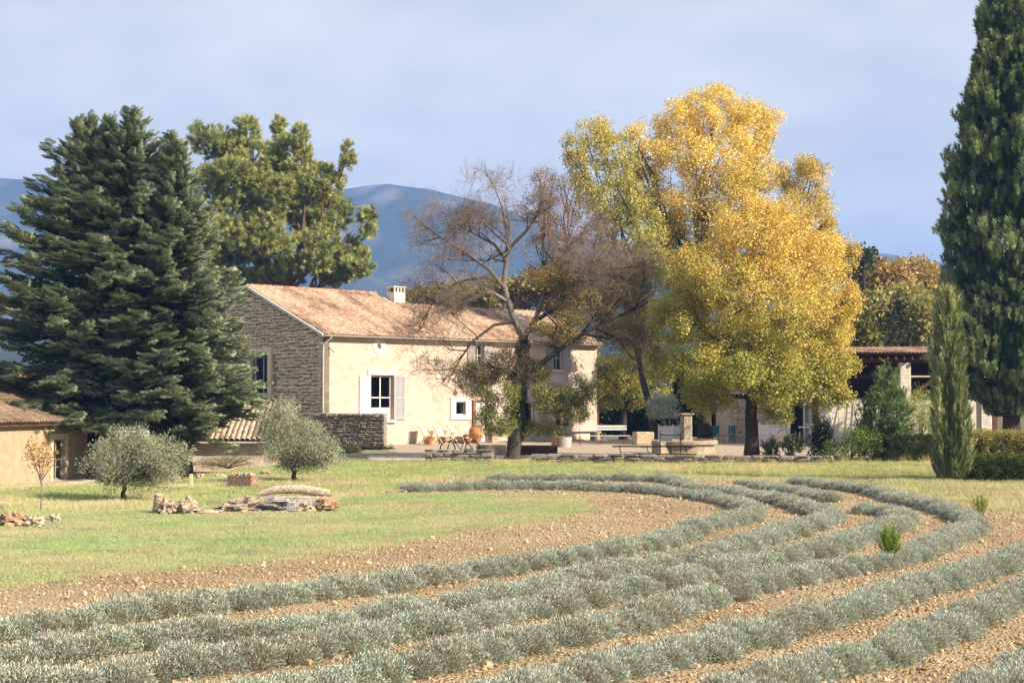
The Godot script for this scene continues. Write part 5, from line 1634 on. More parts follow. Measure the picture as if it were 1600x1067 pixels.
# ---------------------------------------------------------------- shrubs and hedges
func hedge(label: String, a: Vector2, b: Vector2, w: float, h: float, clump: ArrayMesh, dark: Color, light: Color, s: int, per: float) -> void:
	var d := b - a
	var o := thing("hedge", Vector3(a.x, 0, a.y), -d.angle(), label, "hedge", "clipped hedges on the right")
	var l := d.length()
	var r := rnd(s)
	var mb := MB.new()
	mb.rounded(Vector3(l * 0.5, h * 0.46, 0), Vector3(l - 0.2, h * 0.92 - 0.1, w - 0.25), 0.08)
	mb.col = Color(0.3, 0.3, 0.3)
	built("stems", mb, M.hedge_core, o)
	var where := []
	var tint := []
	for k in int(per * (l * w + 2.0 * l * h + 2.0 * w * h)):
		var f := r.randf() * (w + 2.0 * h)
		var p := Vector3(r.randf() * l, 0, 0)
		var nn := Vector3.UP
		if f < w:
			p.y = h
			p.z = f - w * 0.5
		else:
			var sg := 1.0 if r.randf() < 0.5 else -1.0
			p.z = sg * w * 0.5
			p.y = r.randf() * h
			nn = Vector3(0, 0.2, sg)
		if r.randf() < w / (2.0 * l):
			p.x = 0.0 if r.randf() < 0.5 else l
			p.z = r.randf_range(-w * 0.5, w * 0.5)
		p += ball(r) * 0.06 + nn * 0.08 * noise_fine.get_noise_2d(p.x * 30.0, p.y * 30.0)
		where.append(Transform3D(basis_to(nn + ball(r) * 0.5, r.randf_range(0, TAU)) * Basis.from_scale(Vector3.ONE * r.randf_range(0.75, 1.25)), p))
		tint.append(mixed(dark, light, r.randf(), r.randf()))
	copies("foliage", clump, M.leaf, where, tint, o)

func shrubs() -> void:
	mat("hedge_core", lin(0.06, 0.06, 0.03), 1.0)
	var small := leaf_clump(401, 18, 0.05, 0.035, 0.11)
	hedge("yellowish clipped hedge running to the right edge of the grass", Vector2(13.9, -47.4), Vector2(24, -44.6), 1.3, 1.42, small, Color(0.24, 0.23, 0.08), Color(0.5, 0.45, 0.17), 402, 150.0)
	hedge("dark low hedge strip at the foot of the yellowish hedge", Vector2(14.1, -46.0), Vector2(22, -43.6), 0.7, 0.74, small, Color(0.05, 0.08, 0.03), Color(0.17, 0.21, 0.08), 403, 150.0)
	hedge("dark boxy hedge left of the small cypress", Vector2(14.9, -60.0), Vector2(18.2, -60.4), 1.1, 1.0, small, Color(0.02, 0.035, 0.015), Color(0.08, 0.11, 0.04), 404, 110.0)
	var twiggy := needle_tuft(411, 30, 0.24, 0.03, 0.4, 1.2)
	shrub("feathery_shrub", "tall feathery dark green shrub before the barn pillar", "shrubs before the barn", Vector3(14.9, 0, -61.5), lob(LB.s1), twiggy, M.needle, 26.0, Vector2(0.6, 1.1), func(p, lt, q, w): return mixed(Color(0.08, 0.13, 0.05), Color(0.24, 0.32, 0.13), q, w), 412, 0.55)
	var bam := leaf_clump(413, 12, 0.2, 0.022, 0.28, -0.2)
	shrub("reed_clump", "pale reedy bamboo clump between the feathery shrub and small cypress", "shrubs before the barn", Vector3(17.1, 0, -62.5), lob(LB.s2), bam, M.leaf, 22.0, Vector2(0.8, 1.3), func(p, lt, q, w): return mixed(Color(0.22, 0.27, 0.1), Color(0.5, 0.53, 0.25), q, w), 414, 0.6, -0.4, "bamboo")
	shrub("rose_shrub", "upright dark rose shrub before the barn's first pillar", "shrubs before the barn", Vector3(13.3, 0, -63.5), lob(LB.s3), leaf_clump(415, 14, 0.085, 0.06, 0.18), M.leaf, 26.0, Vector2(0.7, 1.2), func(p, lt, q, w): return mixed(Color(0.015, 0.03, 0.015), Color(0.075, 0.1, 0.04), q, w), 416, 0.2, -0.25)
	shrub("leafy_shrub", "broad bright green shrub in front of the feathery one", "shrubs before the barn", Vector3(13.6, 0, -60.0), lob(LB.s4), leaf_clump(417, 14, 0.085, 0.06, 0.18), M.leaf, 26.0, Vector2(0.7, 1.2), func(p, lt, q, w): return mixed(Color(0.08, 0.13, 0.035), Color(0.24, 0.31, 0.09), q, w), 418, 0.2, -0.35)
	shrub("dark_shrub", "low dark spiky shrub right of the yellow tree trunk", "shrubs before the barn", Vector3(11.3, 0, -60.8), lob(LB.s5), needle_tuft(419, 26, 0.26, 0.026, 0.3, 1.0), M.needle, 26.0, Vector2(0.6, 1.1), func(p, lt, q, w): return mixed(Color(0.025, 0.035, 0.02), Color(0.09, 0.1, 0.05), q, w), 420, 0.4)
	# around the farmhouse
	shrub("dark_shrub", "dark low shrub at the foot of the dry stone wall", "low shrubs by the dry stone wall", Vector3(-7.6, 0, -75.2), lob(LB.s6), small, M.leaf, 60.0, Vector2(1.2, 2.2), func(p, lt, q, w): return mixed(Color(0.018, 0.026, 0.018), Color(0.06, 0.075, 0.045), q, w), 421)
	shrub("grey_shrub", "greyish green shrub between the second olive and the dark one", "low shrubs by the dry stone wall", Vector3(-8.7, 0, -70.5), lob(LB.s7), small, M.leaf, 60.0, Vector2(1.2, 2.2), func(p, lt, q, w): return mixed(Color(0.06, 0.08, 0.05), Color(0.16, 0.18, 0.1), q, w), 422)
	shrub("grey_shrub", "low silvery shrub along the cream shed wall", "", Vector3(-10.7, 0, -56.0), lob(LB.s8), leaf_clump(423, 20, 0.09, 0.012, 0.14, -0.5), M.silver, 40.0, Vector2(0.8, 1.4), func(p, lt, q, w): return mixed(Color(0.14, 0.14, 0.09), Color(0.33, 0.31, 0.2), q, w), 424, 0.6)
	# fennel in the rows and dry weeds
	var fen := needle_tuft(431, 70, 0.09, 0.006, 0.22, 1.3)
	shrub("fennel_plant", "bright green fennel tuft growing in the fourth lavender row", "fennel plants in the rows", Vector3(5.72, 0, -22.6), [[Vector3(0, 0.24, 0), Vector3(0.11, 0.2, 0.11)]], fen, M.grass, 420.0, Vector2(0.6, 1.0), func(p, lt, q, w): return mixed(Color(0.16, 0.26, 0.04), Color(0.34, 0.44, 0.09), q, w), 432, 0.7, -0.6, "plant")
	shrub("fennel_plant", "yellowish fennel tuft at the right bend of the fourth row", "fennel plants in the rows", Vector3(9.75, 0, -31.0), [[Vector3(0, 0.18, 0), Vector3(0.11, 0.16, 0.11)]], fen, M.grass, 260.0, Vector2(0.6, 1.0), func(p, lt, q, w): return mixed(Color(0.22, 0.28, 0.06), Color(0.42, 0.44, 0.12), q, w), 433, 0.7, -0.5, "plant")

# ---------------------------------------------------------------- field, lawn, meadow
func field() -> void:
	var bushes := []
	for k in 10:
		bushes.append(lavender_bush(500 + k))
	var rows := [[Vector2(-7.1, -13), Vector2(-5.3, -15.4), Vector2(-4.7, -16.2), Vector2(-4, -17.1), Vector2(-3.2, -17.7), Vector2(-2.4, -18.5), Vector2(-0.9, -20.6), Vector2(1, -22.7), Vector2(2.1, -24.2), Vector2(3.2, -26.9), Vector2(4.2, -29.2), Vector2(5, -31), Vector2(5.2, -33.3), Vector2(5, -35.6), Vector2(4.4, -38.1), Vector2(3, -40.2), Vector2(1.4, -40.9), Vector2(-0.2, -40.9), Vector2(-2.7, -39.6)], [Vector2(-6.7, -11.3), Vector2(-4.7, -13.6), Vector2(-4.1, -14.3), Vector2(-3.4, -15.1), Vector2(-2, -15.9), Vector2(1.8, -21.2), Vector2(3.1, -23.1), Vector2(4.8, -26.4), Vector2(6, -29), Vector2(6.5, -30.6), Vector2(6.6, -32.4), Vector2(6.4, -35.1), Vector2(5.9, -38.7), Vector2(4.9, -41.6), Vector2(4.6, -44.9), Vector2(2, -46.2), Vector2(-0.9, -46.2)], [Vector2(-7.1, -11.4), Vector2(-4.3, -12.5), Vector2(-3.5, -12.8), Vector2(-2.8, -13.6), Vector2(-2, -14.3), Vector2(1.6, -19.1), Vector2(2.8, -20.8), Vector2(4.2, -22.8), Vector2(5.9, -25.6), Vector2(7.2, -28.4), Vector2(7.9, -30.3), Vector2(8.1, -31.8), Vector2(7.9, -32.4), Vector2(7.6, -32.8)], [Vector2(7.8, -36.4), Vector2(7.3, -40.2), Vector2(6.5, -43)], [Vector2(-4.8, -9.6), Vector2(-2.6, -11.6), Vector2(-1.6, -12.5), Vector2(1.4, -16.5), Vector2(2.4, -18.3), Vector2(3.6, -19.9), Vector2(5, -21.6), Vector2(5.8, -22.6), Vector2(7.2, -25.1), Vector2(8.5, -27.8), Vector2(9.1, -29.4), Vector2(9.4, -31), Vector2(9.5, -33.3), Vector2(9.3, -35.1), Vector2(9.6, -38.7), Vector2(8.9, -41.6), Vector2(8.3, -43.8)], [Vector2(-2.3, -9.1), Vector2(-0.5, -11.5), Vector2(1.2, -13.7), Vector2(2.9, -15.9), Vector2(4, -17.2), Vector2(5, -18.9), Vector2(6.2, -20.4), Vector2(8, -23.2), Vector2(10.7, -27.4)], [Vector2(-0.3, -9), Vector2(1.4, -11.5), Vector2(2.6, -13.3), Vector2(3.5, -14.2), Vector2(4.7, -16), Vector2(6.3, -18.5), Vector2(9, -22.7)], [Vector2(1.7, -9), Vector2(3.4, -11.5), Vector2(4.6, -13.3), Vector2(7.4, -17.5)]]
	var labels := ["innermost lavender row, curving closest round the lawn", "second lavender row counted from the lawn", "third lavender row from the lawn, ending in weeds at its bend", "short lavender piece continuing the third row beyond the weeds", "fourth lavender row from the lawn, with the fennel in it", "fifth lavender row from the lawn, straight across the front", "sixth lavender row from the lawn", "outermost lavender row, cut by the picture's lower right corner"]
	for k in rows.size():
		lavender_row(labels[k], rows[k], bushes, 520 + k, 0.86 if k < 3 else 0.8)
	# stones and clods on the soil
	var keep := func(x, z): return inside(Vector2(x, z), FIELD) and not inside(Vector2(x, z), LAWN)
	var peb := rock_mesh(541, 0.5)
	var f := spread(542, 30000, Rect2(-9, -47, 22, 37.5), func(x, z): return inside(Vector2(x, z), FIELD) and not inside(Vector2(x, z), LAWN) and noise.get_noise_2d(x * 34.0, z * 34.0) + noise_fine.get_noise_2d(x * 20.0, z * 20.0) * 0.6 > -0.12, Vector2(0.01, 0.036), func(_x, _z, q): return mixed(Color(0.52, 0.385, 0.23), Color(0.78, 0.64, 0.45), q, q), 0.03)
	meta(copies("field_stones", peb, M.pebble, f[0], f[1]), "pale stones scattered over the field soil", "", "", "stuff")
	f = spread(543, 24000, Rect2(-9, -47, 22, 37.5), keep, Vector2(0.015, 0.05), func(_x, _z, q): return mixed(Color(0.46, 0.335, 0.195), Color(0.7, 0.54, 0.35), q, q), 0.025)
	for k in 2:
		var g := spread(545 + k, 900, Rect2(-9, -47, 22, 37.5), keep, Vector2(0.04, 0.09), func(_x, _z, q): return mixed(Color(0.5, 0.36, 0.22), Color(0.8, 0.68, 0.5), q, q), 0.03)
		f[0].append_array(g[0])
		f[1].append_array(g[1])
	meta(copies("soil_clods", rock_mesh(544, 0.6), M.pebble, f[0], f[1]), "brown clods of turned soil", "", "", "stuff")
	# lawn
	var lawn_ok := func(x, z): return inside(Vector2(x + noise.get_noise_2d(x * 40.0, z * 40.0) * 0.5, z + noise.get_noise_2d(z * 40.0, x * 40.0) * 0.5), LAWN)
	var lawn_tone := func(x, z, q):
		var k := clampf(noise.get_noise_2d(x * 14.0, z * 14.0) * 1.2 + 0.5 + (q - 0.5) * 0.5, 0, 1)
		return mixed(Color(1.25, 1.0, 1.05), Color(0.85, 0.98, 0.75), k, q)
	for k in 2:
		f = spread(551 + k, 4200, Rect2(-16, -40, 18.5, 27), lawn_ok, Vector2(0.8, 1.25), lawn_tone, 0.022)
		meta(copies("lawn_grass", grass_patch(553 + k, 240, 0.26, 0.025, 0.06, 0.008, 0.7, Color(0.45, 0.46, 0.3), Color(0.33, 0.41, 0.22)), M.grass, f[0], f[1]), "short blades of the mown lawn", "", "", "stuff")
	# rough grass beyond
	var meadow_ok := func(x, z):
		var p := Vector2(x, z)
		return not inside(p, LAWN) and not inside(p, FIELD) and not inside(p, YARD) and not (x < -14.0 and z < -44.0 and x < -17.2 - (z + 61.0) * 0.2)
	var meadow_tone := func(x, z, q):
		var k := clampf(noise.get_noise_2d(x * 9.0, z * 9.0) * 1.3 + 0.5 + (q - 0.5) * 0.5, 0, 1)
		if x > 9.5 and z > -40.0:
			k *= 0.35
		if z < -48.5 and x < 5.0:
			k = 0.75 + 0.25 * k
		return mixed(Color(1.02, 0.95, 0.95), Color(0.62, 0.8, 0.56), k, q)
	f = spread(561, 9000, Rect2(-20, -60, 42, 30), meadow_ok, Vector2(0.7, 1.4), meadow_tone)
	meta(copies("meadow_grass", grass_patch(562, 150, 0.3, 0.04, 0.13, 0.009, 0.6, Color(0.58, 0.52, 0.34), Color(0.48, 0.47, 0.27)), M.grass, f[0], f[1]), "rough dry grass behind the lawn and the rows", "", "", "stuff")
	f = spread(563, 620, Rect2(-5, -59.5, 24, 14), func(x, z): return meadow_ok.call(x, z) and z < -48.0 - noise.get_noise_2d(x * 20.0, 3.0) * 4.0 and (x > 5.0 or z < -55.0), Vector2(0.35, 0.9), func(x, z, q): return mixed(Color(1.1, 0.95, 0.8), Color(0.7, 0.8, 0.5), q, q))
	meta(copies("tall_grass", grass_patch(564, 34, 0.16, 0.2, 0.55, 0.012, 0.35, Color(0.62, 0.55, 0.33), Color(0.46, 0.47, 0.22)), M.grass, f[0], f[1]), "tall seeding grass before the low wall and shrubs", "", "", "stuff")
	f = spread(565, 420, Rect2(-8, -46, 24, 36), func(x, z): return inside(Vector2(x, z), FIELD) and not inside(Vector2(x, z), LAWN) and noise_fine.get_noise_2d(x * 6.0 + 50.0, z * 6.0) > 0.18, Vector2(0.35, 0.8), func(x, z, q): return mixed(Color(1.1, 0.95, 0.8), Color(0.7, 0.85, 0.5), q, q))
	meta(copies("field_weeds", grass_patch(566, 60, 0.18, 0.06, 0.3, 0.008, 0.7, Color(0.42, 0.34, 0.17), Color(0.3, 0.33, 0.12)), M.grass, f[0], f[1]), "straw-coloured weeds between the lavender rows", "", "", "stuff")
	f = spread(571, 5200, Rect2(-14, -42, 17.5, 30), func(x, z):
		var p := Vector2(x, z)
		var q := noise_fine.get_noise_2d(x * 12.0, z * 12.0)
		if inside(p, LAWN) or q < -0.05:
			return false
		for e in [Vector2(-0.6, 0.6), Vector2(-0.3, 0.3), Vector2(-1.1, 0.9)]:
			if inside(p + e, LAWN):
				return true
		return false, Vector2(0.5, 1.0), lawn_tone, 0.02)
	meta(copies("edge_grass", grass_patch(572, 60, 0.2, 0.025, 0.09, 0.008, 0.8, Color(0.54, 0.53, 0.33), Color(0.4, 0.46, 0.24)), M.grass, f[0], f[1]), "ragged grass creeping from the lawn onto the soil", "", "", "stuff")
	var dm := MB.new()
	for k in 6:
		var a := TAU * k / 6.0
		dm.tri(Vector3(0, 0.055, 0), Vector3(cos(a) * 0.016, 0.06, sin(a) * 0.016), Vector3(cos(a + 1.0) * 0.016, 0.06, sin(a + 1.0) * 0.016))
	f = spread(573, 260, Rect2(-13, -36, 12, 12), func(x, z): return inside(Vector2(x, z), LAWN) and noise_fine.get_noise_2d(x * 9.0, z * 9.0) > 0.12, Vector2(0.8, 1.6), func(_x, _z, _q): return Color(0.85, 0.85, 0.8))
	meta(copies("daisies", dm.mesh(), M.leaf, f[0], f[1]), "tiny white daisies dotted over the lawn", "", "", "stuff")
	# fallen leaves and clover
	var fl := MB.new()
	fl.leaf(Vector3(-0.05, 0.012, 0), Vector3(1, 0.1, 0).normalized(), Vector3(0, 0.15, 1).normalized(), 0.1, 0.08)
	f = spread(567, 2600, Rect2(-14, -64, 28, 26), func(x, z): return not inside(Vector2(x, z), FIELD), Vector2(0.6, 1.2), func(_x, _z, q): return mixed(Color(0.35, 0.17, 0.06), Color(0.6, 0.42, 0.15), q, q), 0.03)
	meta(copies("fallen_leaves", fl.mesh(), M.leaf, f[0], f[1]), "fallen autumn leaves on the rough grass", "", "", "stuff")

# ---------------------------------------------------------------- things in the yard
func beam_between(mb: MB, a: Vector3, b: Vector3, w: float, t: float) -> void:
	var d := (b - a).normalized()
	var x := d.cross(Vector3.UP if absf(d.y) < 0.9 else Vector3.RIGHT).normalized()
	mb.box((a + b) * 0.5, Vector3(w, t, a.distance_to(b)), Basis(x, d.cross(x), d))

func deck_chair(at: Vector3, turn: float, label: String) -> void:
	var o := thing("deck_chair", at, turn, label, "deck chair", "deck chairs along the house front")
	for s in [-0.3, 0.3]:
		var mb := MB.new()
		beam_between(mb, Vector3(s, 0.02, 0.5), Vector3(s, 1.05, -0.45), 0.035, 0.05)
		beam_between(mb, Vector3(s * 0.9, 0.02, -0.45), Vector3(s * 0.9, 0.45, 0.5), 0.035, 0.05)
		built("side_rail", mb, M.pale_wood, o)
	var mb := MB.new()
	mb.tube([Vector3(-0.32, 1.03, -0.44), Vector3(0.32, 1.03, -0.44)], [0.022, 0.022], 6)
	mb.tube([Vector3(-0.3, 0.43, 0.48), Vector3(0.3, 0.43, 0.48)], [0.022, 0.022], 6)
	mb.tube([Vector3(-0.3, 0.04, 0.48), Vector3(0.3, 0.04, 0.48)], [0.02, 0.02], 6)
	built("crossbar", mb, M.pale_wood, o)
	mb = MB.new()
	var prev := Vector3.ZERO
	for k in 11:
		var t := k / 10.0
		var p := Vector3(0, 1.02, -0.43).lerp(Vector3(0, 0.43, 0.47), t) + Vector3(0, -0.22 * sin(PI * t), -0.02 * sin(PI * t))
		if k > 0:
			for off in [0.0, -0.012]:
				mb.quad(prev + Vector3(-0.25, off, 0), p + Vector3(-0.25, off, 0), p + Vector3(0.25, off, 0), prev + Vector3(0.25, off, 0))
		prev = p
	built("fabric_seat", mb, M.canvas, o)

func wheel(parent: Node, c: Vector3) -> void:
	var mb := MB.new()
	var pts := []
	for k in 25:
		var a := TAU * k / 24.0
		pts.append(c + Vector3(cos(a), sin(a), 0) * 0.335)
	mb.tube(pts, pts.map(func(_p): return 0.02), 6, false)
	var w := built("wheel", mb, M.black_metal, parent)
	mb = MB.new()
	var q := pts.map(func(p): return c + (p - c) * 0.92)
	mb.tube(q, q.map(func(_p): return 0.01), 5, false)
	mb.tube([c + Vector3(0, 0, -0.05), c + Vector3(0, 0, 0.05)], [0.025, 0.025], 8)
	built("rim", mb, M.gutter_zinc, w)
	for k in 12:
		mb = MB.new()
		mb.tube([c, q[k * 2]], [0.004, 0.004], 3, false)
		built("spoke", mb, M.gutter_zinc, w)

func planter(at: Vector3, turn: float, label: String, w: float, h: float) -> void:
	var o := thing("planter_box", at, turn, label, "planter", "white planter boxes in the yard")
	for k in 4:
		var b := Basis(Vector3.UP, PI / 2 * k)
		for q in 4:
			var mb := MB.new()
			mb.box(b * Vector3(0, 0.08 + (q + 0.5) * (h - 0.14) / 4.0, w * 0.5 - 0.03), Vector3(w - 0.16, (h - 0.14) / 4.0 - 0.012, 0.03), b)
			built("plank", mb, M.white_paint, o)
		var mb2 := MB.new()
		mb2.rounded(b * Vector3(w * 0.5 - 0.04, h * 0.5, w * 0.5 - 0.04), Vector3(0.09, h, 0.09), 0.01)
		mb2.rounded(b * Vector3(w * 0.5 - 0.04, h + 0.05, w * 0.5 - 0.04), Vector3(0.11, 0.1, 0.11), 0.03)
		built("corner_post", mb2, M.white_paint, o)
		mb2 = MB.new()
		mb2.box(b * Vector3(0, h - 0.03, w * 0.5 - 0.025), Vector3(w - 0.16, 0.06, 0.06), b)
		built("rail", mb2, M.white_paint, o)
	var mb3 := MB.new()
	mb3.box(Vector3(0, h - 0.12, 0), Vector3(w - 0.14, 0.05, w - 0.14))
	built("earth", mb3, M.hedge_core, o)

func yard_things() -> void:
	var hx := Transform3D(Basis(Vector3.UP, deg_to_rad(42.0)), Vector3(-10.23, 0, -80))
	for k in 3:
		var p := hx * Vector3([6.5, 7.55, 8.6][k], 0.02, 0.95)
		deck_chair(p, deg_to_rad(42.0 + [6, -4, 3][k]), ["deck chair furthest from the orange jar, under the shuttered window", "middle deck chair against the cream house front", "deck chair closest to the orange jar"][k])
	# big terracotta jar and pots
	var o := thing("terracotta_jar", hx * Vector3(9.95, 0, 1.1), 0.0, "large orange terracotta jar beside the house door", "jar")
	var mb := MB.new()
	mb.lathe([Vector2(0.22, 0), Vector2(0.36, 0.25), Vector2(0.41, 0.55), Vector2(0.36, 0.82), Vector2(0.24, 0.96), Vector2(0.28, 1.02), Vector2(0.22, 1.02), Vector2(0.19, 0.9)], 20)
	built("body", mb, M.terracotta, o)
	mb = MB.new()
	mb.lathe([Vector2(0.405, 0.38), Vector2(0.425, 0.41), Vector2(0.415, 0.45)], 20)
	built("band", mb, M.terracotta, o)
	for k in 3:
		o = thing("flower_pot", hx * Vector3([8.7, 9.2, 5.9][k], 0, [1.9, 2.1, 1.9][k]), 0.3 * k, ["squat terracotta pot before the large jar", "round terracotta pot with a dry plant near the bicycle", "terracotta pot by the first deck chair"][k], "pot", "terracotta pots on the gravel")
		mb = MB.new()
		mb.lathe([Vector2(0.14, 0), Vector2(0.22, 0.28), Vector2(0.25, 0.28), Vector2(0.25, 0.34), Vector2(0.2, 0.34), Vector2(0.18, 0.25)], 16)
		built("body", mb, M.terracotta, o)
		var fp := crown_fill(600 + k, [[Vector3(0, 0.45, 0), Vector3(0.24, 0.2, 0.24)]], 40.0, Vector2(0.4, 0.7), func(_p, _l, q, w): return mixed(Color(0.22, 0.12, 0.05), Color(0.4, 0.22, 0.08), q, w), -0.5, 0.1)
		copies("foliage", leaf_clump(604, 9, 0.1, 0.05, 0.12), M.leaf, fp[0], fp[1], o)
	# bicycle
	o = thing("bicycle", Vector3(-2.3, gy(-2.3, -66) + 0.02, -66.0), 0.06, "dark bicycle parked in front of the deck chairs", "bicycle")
	wheel(o, Vector3(-0.55, 0.355, 0))
	wheel(o, Vector3(0.55, 0.355, 0))
	mb = MB.new()
	var bb := Vector3(0.05, 0.3, 0)
	for seg in [[Vector3(-0.55, 0.355, 0), Vector3(-0.4, 0.95, 0)], [Vector3(-0.42, 0.85, 0), bb], [bb, Vector3(0.22, 0.88, 0)], [Vector3(-0.44, 0.7, 0), Vector3(0.14, 0.6, 0)], [bb, Vector3(0.55, 0.355, 0)], [Vector3(0.2, 0.8, 0), Vector3(0.55, 0.355, 0)]]:
		mb.tube(seg, [0.022, 0.022], 6)
	built("frame", mb, M.black_metal, o)
	mb = MB.new()
	mb.tube([Vector3(-0.2, 1.02, -0.27), Vector3(-0.32, 1.05, -0.2), Vector3(-0.4, 1.0, 0), Vector3(-0.32, 1.05, 0.2), Vector3(-0.2, 1.02, 0.27)], [0.016, 0.014, 0.014, 0.014, 0.016], 6)
	built("handlebar", mb, M.black_metal, o)
	mb = MB.new()
	mb.rounded(Vector3(0.25, 0.93, 0), Vector3(0.27, 0.07, 0.18), 0.03)
	built("saddle", mb, M.old_wood, o)
	mb = MB.new()
	for s in [-1, 1]:
		mb.tube([bb + Vector3(0, 0, 0.02 * s), bb + Vector3(0.1 * s, -0.13 * s, 0.06 * s), bb + Vector3(0.1 * s, -0.13 * s, 0.15 * s)], [0.012, 0.012, 0.016], 5)
	mb.lathe([Vector2(0.09, -0.004), Vector2(0.09, 0.004)], 14, Vector3.ZERO)
	built("pedal", mb, M.black_metal, o)
	# round fountain with its pillar
	o = thing("stone_fountain", Vector3(8.05, 0, -69.3), 0.2, "round stone fountain basin with a spout pillar", "fountain")
	mb = MB.new()
	mb.lathe([Vector2(1.5, 0), Vector2(1.46, 0.42), Vector2(1.62, 0.46), Vector2(1.62, 0.6), Vector2(1.56, 0.64), Vector2(1.25, 0.64), Vector2(1.22, 0.1)], 8)
	built("basin", mb, M.fountain_stone, o)
	mb = MB.new()
	mb.lathe([Vector2(0, 0.5), Vector2(1.235, 0.501)], 16)
	built("water", mb, M.dark_water, o)
	mb = MB.new()
	mb.rounded(Vector3(0.2, 0.9, -0.4), Vector3(0.46, 1.8, 0.46), 0.05)
	mb.rounded(Vector3(0.2, 0.55, -0.4), Vector3(0.58, 0.2, 0.58), 0.04)
	mb.rounded(Vector3(0.2, 1.84, -0.4), Vector3(0.62, 0.09, 0.62), 0.02)
	built("pillar", mb, M.fountain_stone, o)
	mb = MB.new()
	mb.tube([Vector3(0.2, 1.25, -0.15), Vector3(0.2, 1.25, 0.0), Vector3(0.2, 1.17, 0.07)], [0.025, 0.025, 0.02], 6)
	built("spout", mb, M.rust_metal, o)
	mb = MB.new()
	mb.rounded(Vector3(-1.15, 0.3, 0.65), Vector3(1.1, 0.6, 0.7), 0.06, Basis(Vector3.UP, 0.3))
	built("stone_block", mb, M.fountain_stone, o)
	# planters, the first with a standard olive
	planter(Vector3(9.15, 0, -86.5), deg_to_rad(58), "white planter box holding the little olive beside the fountain", 0.98, 1.0)
	var sprig := leaf_clump(611, 20, 0.12, 0.035, 0.24, -0.2)
	lobed_tree("olive_tree", "small round headed olive growing in the white planter", "", Vector3(9.2, 0.85, -86.5), lob(LB.o3), 1.0, 0.04, 0.8, sprig, M.silver, 30.0, Vector2(0.8, 1.3), func(_p, _l, q, w): return mixed(Color(0.26, 0.32, 0.22), Color(0.52, 0.58, 0.45), q, w), 612, -0.2, M.pale_block_1)
	planter(Vector3(14.35, 0, -82.0), deg_to_rad(58), "white planter box half hidden by the yellow tree trunk", 1.15, 1.15)
	shrub("pale_shrub", "pale dry flower clump before the half hidden planter", "", Vector3(14.6, 0, -79.0), [[Vector3(0, 0.4, 0), Vector3(0.55, 0.35, 0.4)]], leaf_clump(613, 14, 0.12, 0.05, 0.18), M.leaf, 20.0, Vector2(0.8, 1.2), func(_p, _l, q, w): return mixed(Color(0.4, 0.36, 0.25), Color(0.62, 0.56, 0.42), q, w), 614)
	# white bench by the house end
	o = thing("garden_bench", Vector3(5.15, 0, -84.6), deg_to_rad(8), "white slatted bench by the far end of the house", "bench", "benches in the yard")
	for y in [0.84, 1.0]:
		slab("back_slat", o, Vector3(0, y, -0.25), Vector3(2.9, 0.12, 0.03), M.white_paint, 0.008)
	for z in [-0.12, 0.04, 0.2]:
		slab("seat_slat", o, Vector3(0, 0.47, z), Vector3(3.1, 0.035, 0.13), M.white_paint, 0.008)
	for x in [-1.3, 0.0, 1.3]:
		mb = MB.new()
		mb.tube([Vector3(x, 0, -0.28), Vector3(x, 0.45, -0.2), Vector3(x, 1.05, -0.28)], [0.022, 0.022, 0.022], 6)
		mb.tube([Vector3(x, 0, 0.25), Vector3(x, 0.45, 0.2), Vector3(x, 0.45, -0.2)], [0.022, 0.022, 0.022], 6)
		built("leg", mb, M.rust_metal, o)
	# long dark bench by the low wall
	o = thing("garden_bench", Vector3(5.85, 0.03, -62.3), deg_to_rad(-4), "long dark backless bench by the low wall", "bench", "benches in the yard")
	for z in [-0.1, 0.08]:
		slab("seat_slat", o, Vector3(0, 0.53, z), Vector3(3.3, 0.05, 0.16), M.old_wood, 0.008)
	slab("foot_rail", o, Vector3(0.2, 0.2, 0.0), Vector3(3.3, 0.05, 0.1), M.old_wood, 0.008)
	for x in [-1.35, -0.2, 0.75, 1.4]:
		for z in [-0.14, 0.14]:
			mb = MB.new()
			mb.tube([Vector3(x, 0.5, z * 0.6), Vector3(x + 0.12, 0.0, z)], [0.018, 0.018], 6)
			built("leg", mb, M.black_metal, o)
	o = thing("plant_support", Vector3(6.72, 0.02, -63.2), 0.0, "rusty upright metal frame standing behind the dark bench", "frame")
	mb = MB.new()
	for x in [-0.43, 0.43]:
		mb.tube([Vector3(x, 0, 0), Vector3(x, 1.12, 0)], [0.022, 0.022], 6)
	built("post", mb, M.rust_metal, o)
	mb = MB.new()
	mb.tube([Vector3(-0.43, 1.0, 0), Vector3(0.43, 1.0, 0)], [0.02, 0.02], 6)
	mb.tube([Vector3(-0.43, 0.5, 0), Vector3(0.43, 0.5, 0)], [0.016, 0.016], 6)
	built("crossbar", mb, M.rust_metal, o)
	# stone ledge along the house, blocks, trough and bin
	o = thing("stone_ledge", hx * Vector3(15.6, 0, 1.0), deg_to_rad(42), "low pale stone ledge along the house front behind the bare tree", "ledge")
	slab("ledge_slab", o, Vector3(0, 0.5, 0), Vector3(9.0, 0.12, 0.5), M.pale_block_2, 0.02)
	for k in 4:
		slab("ledge_block", o, Vector3(-4.2 + k * 2.8, 0.22, 0), Vector3(0.5, 0.44, 0.4), M.pale_block_1, 0.02)
	o = thing("stone_block", Vector3(7.35, 0, -83.4), deg_to_rad(20), "pale squared stone block beside the white bench", "stone")
	slab("block", o, Vector3(0, 0.36, 0), Vector3(1.1, 0.72, 0.6), M.pale_block_2, 0.04)
	o = thing("stone_trough", Vector3(0.95, 0, -65.6), deg_to_rad(-3), "long dark stone trough right of the ivy covered trunk", "trough")
	mb = MB.new()
	mb.rounded(Vector3(0, 0.3, 0), Vector3(2.1, 0.42, 0.5), 0.04)
	built("trough_body", mb, M.old_wood, o)
	mb = MB.new()
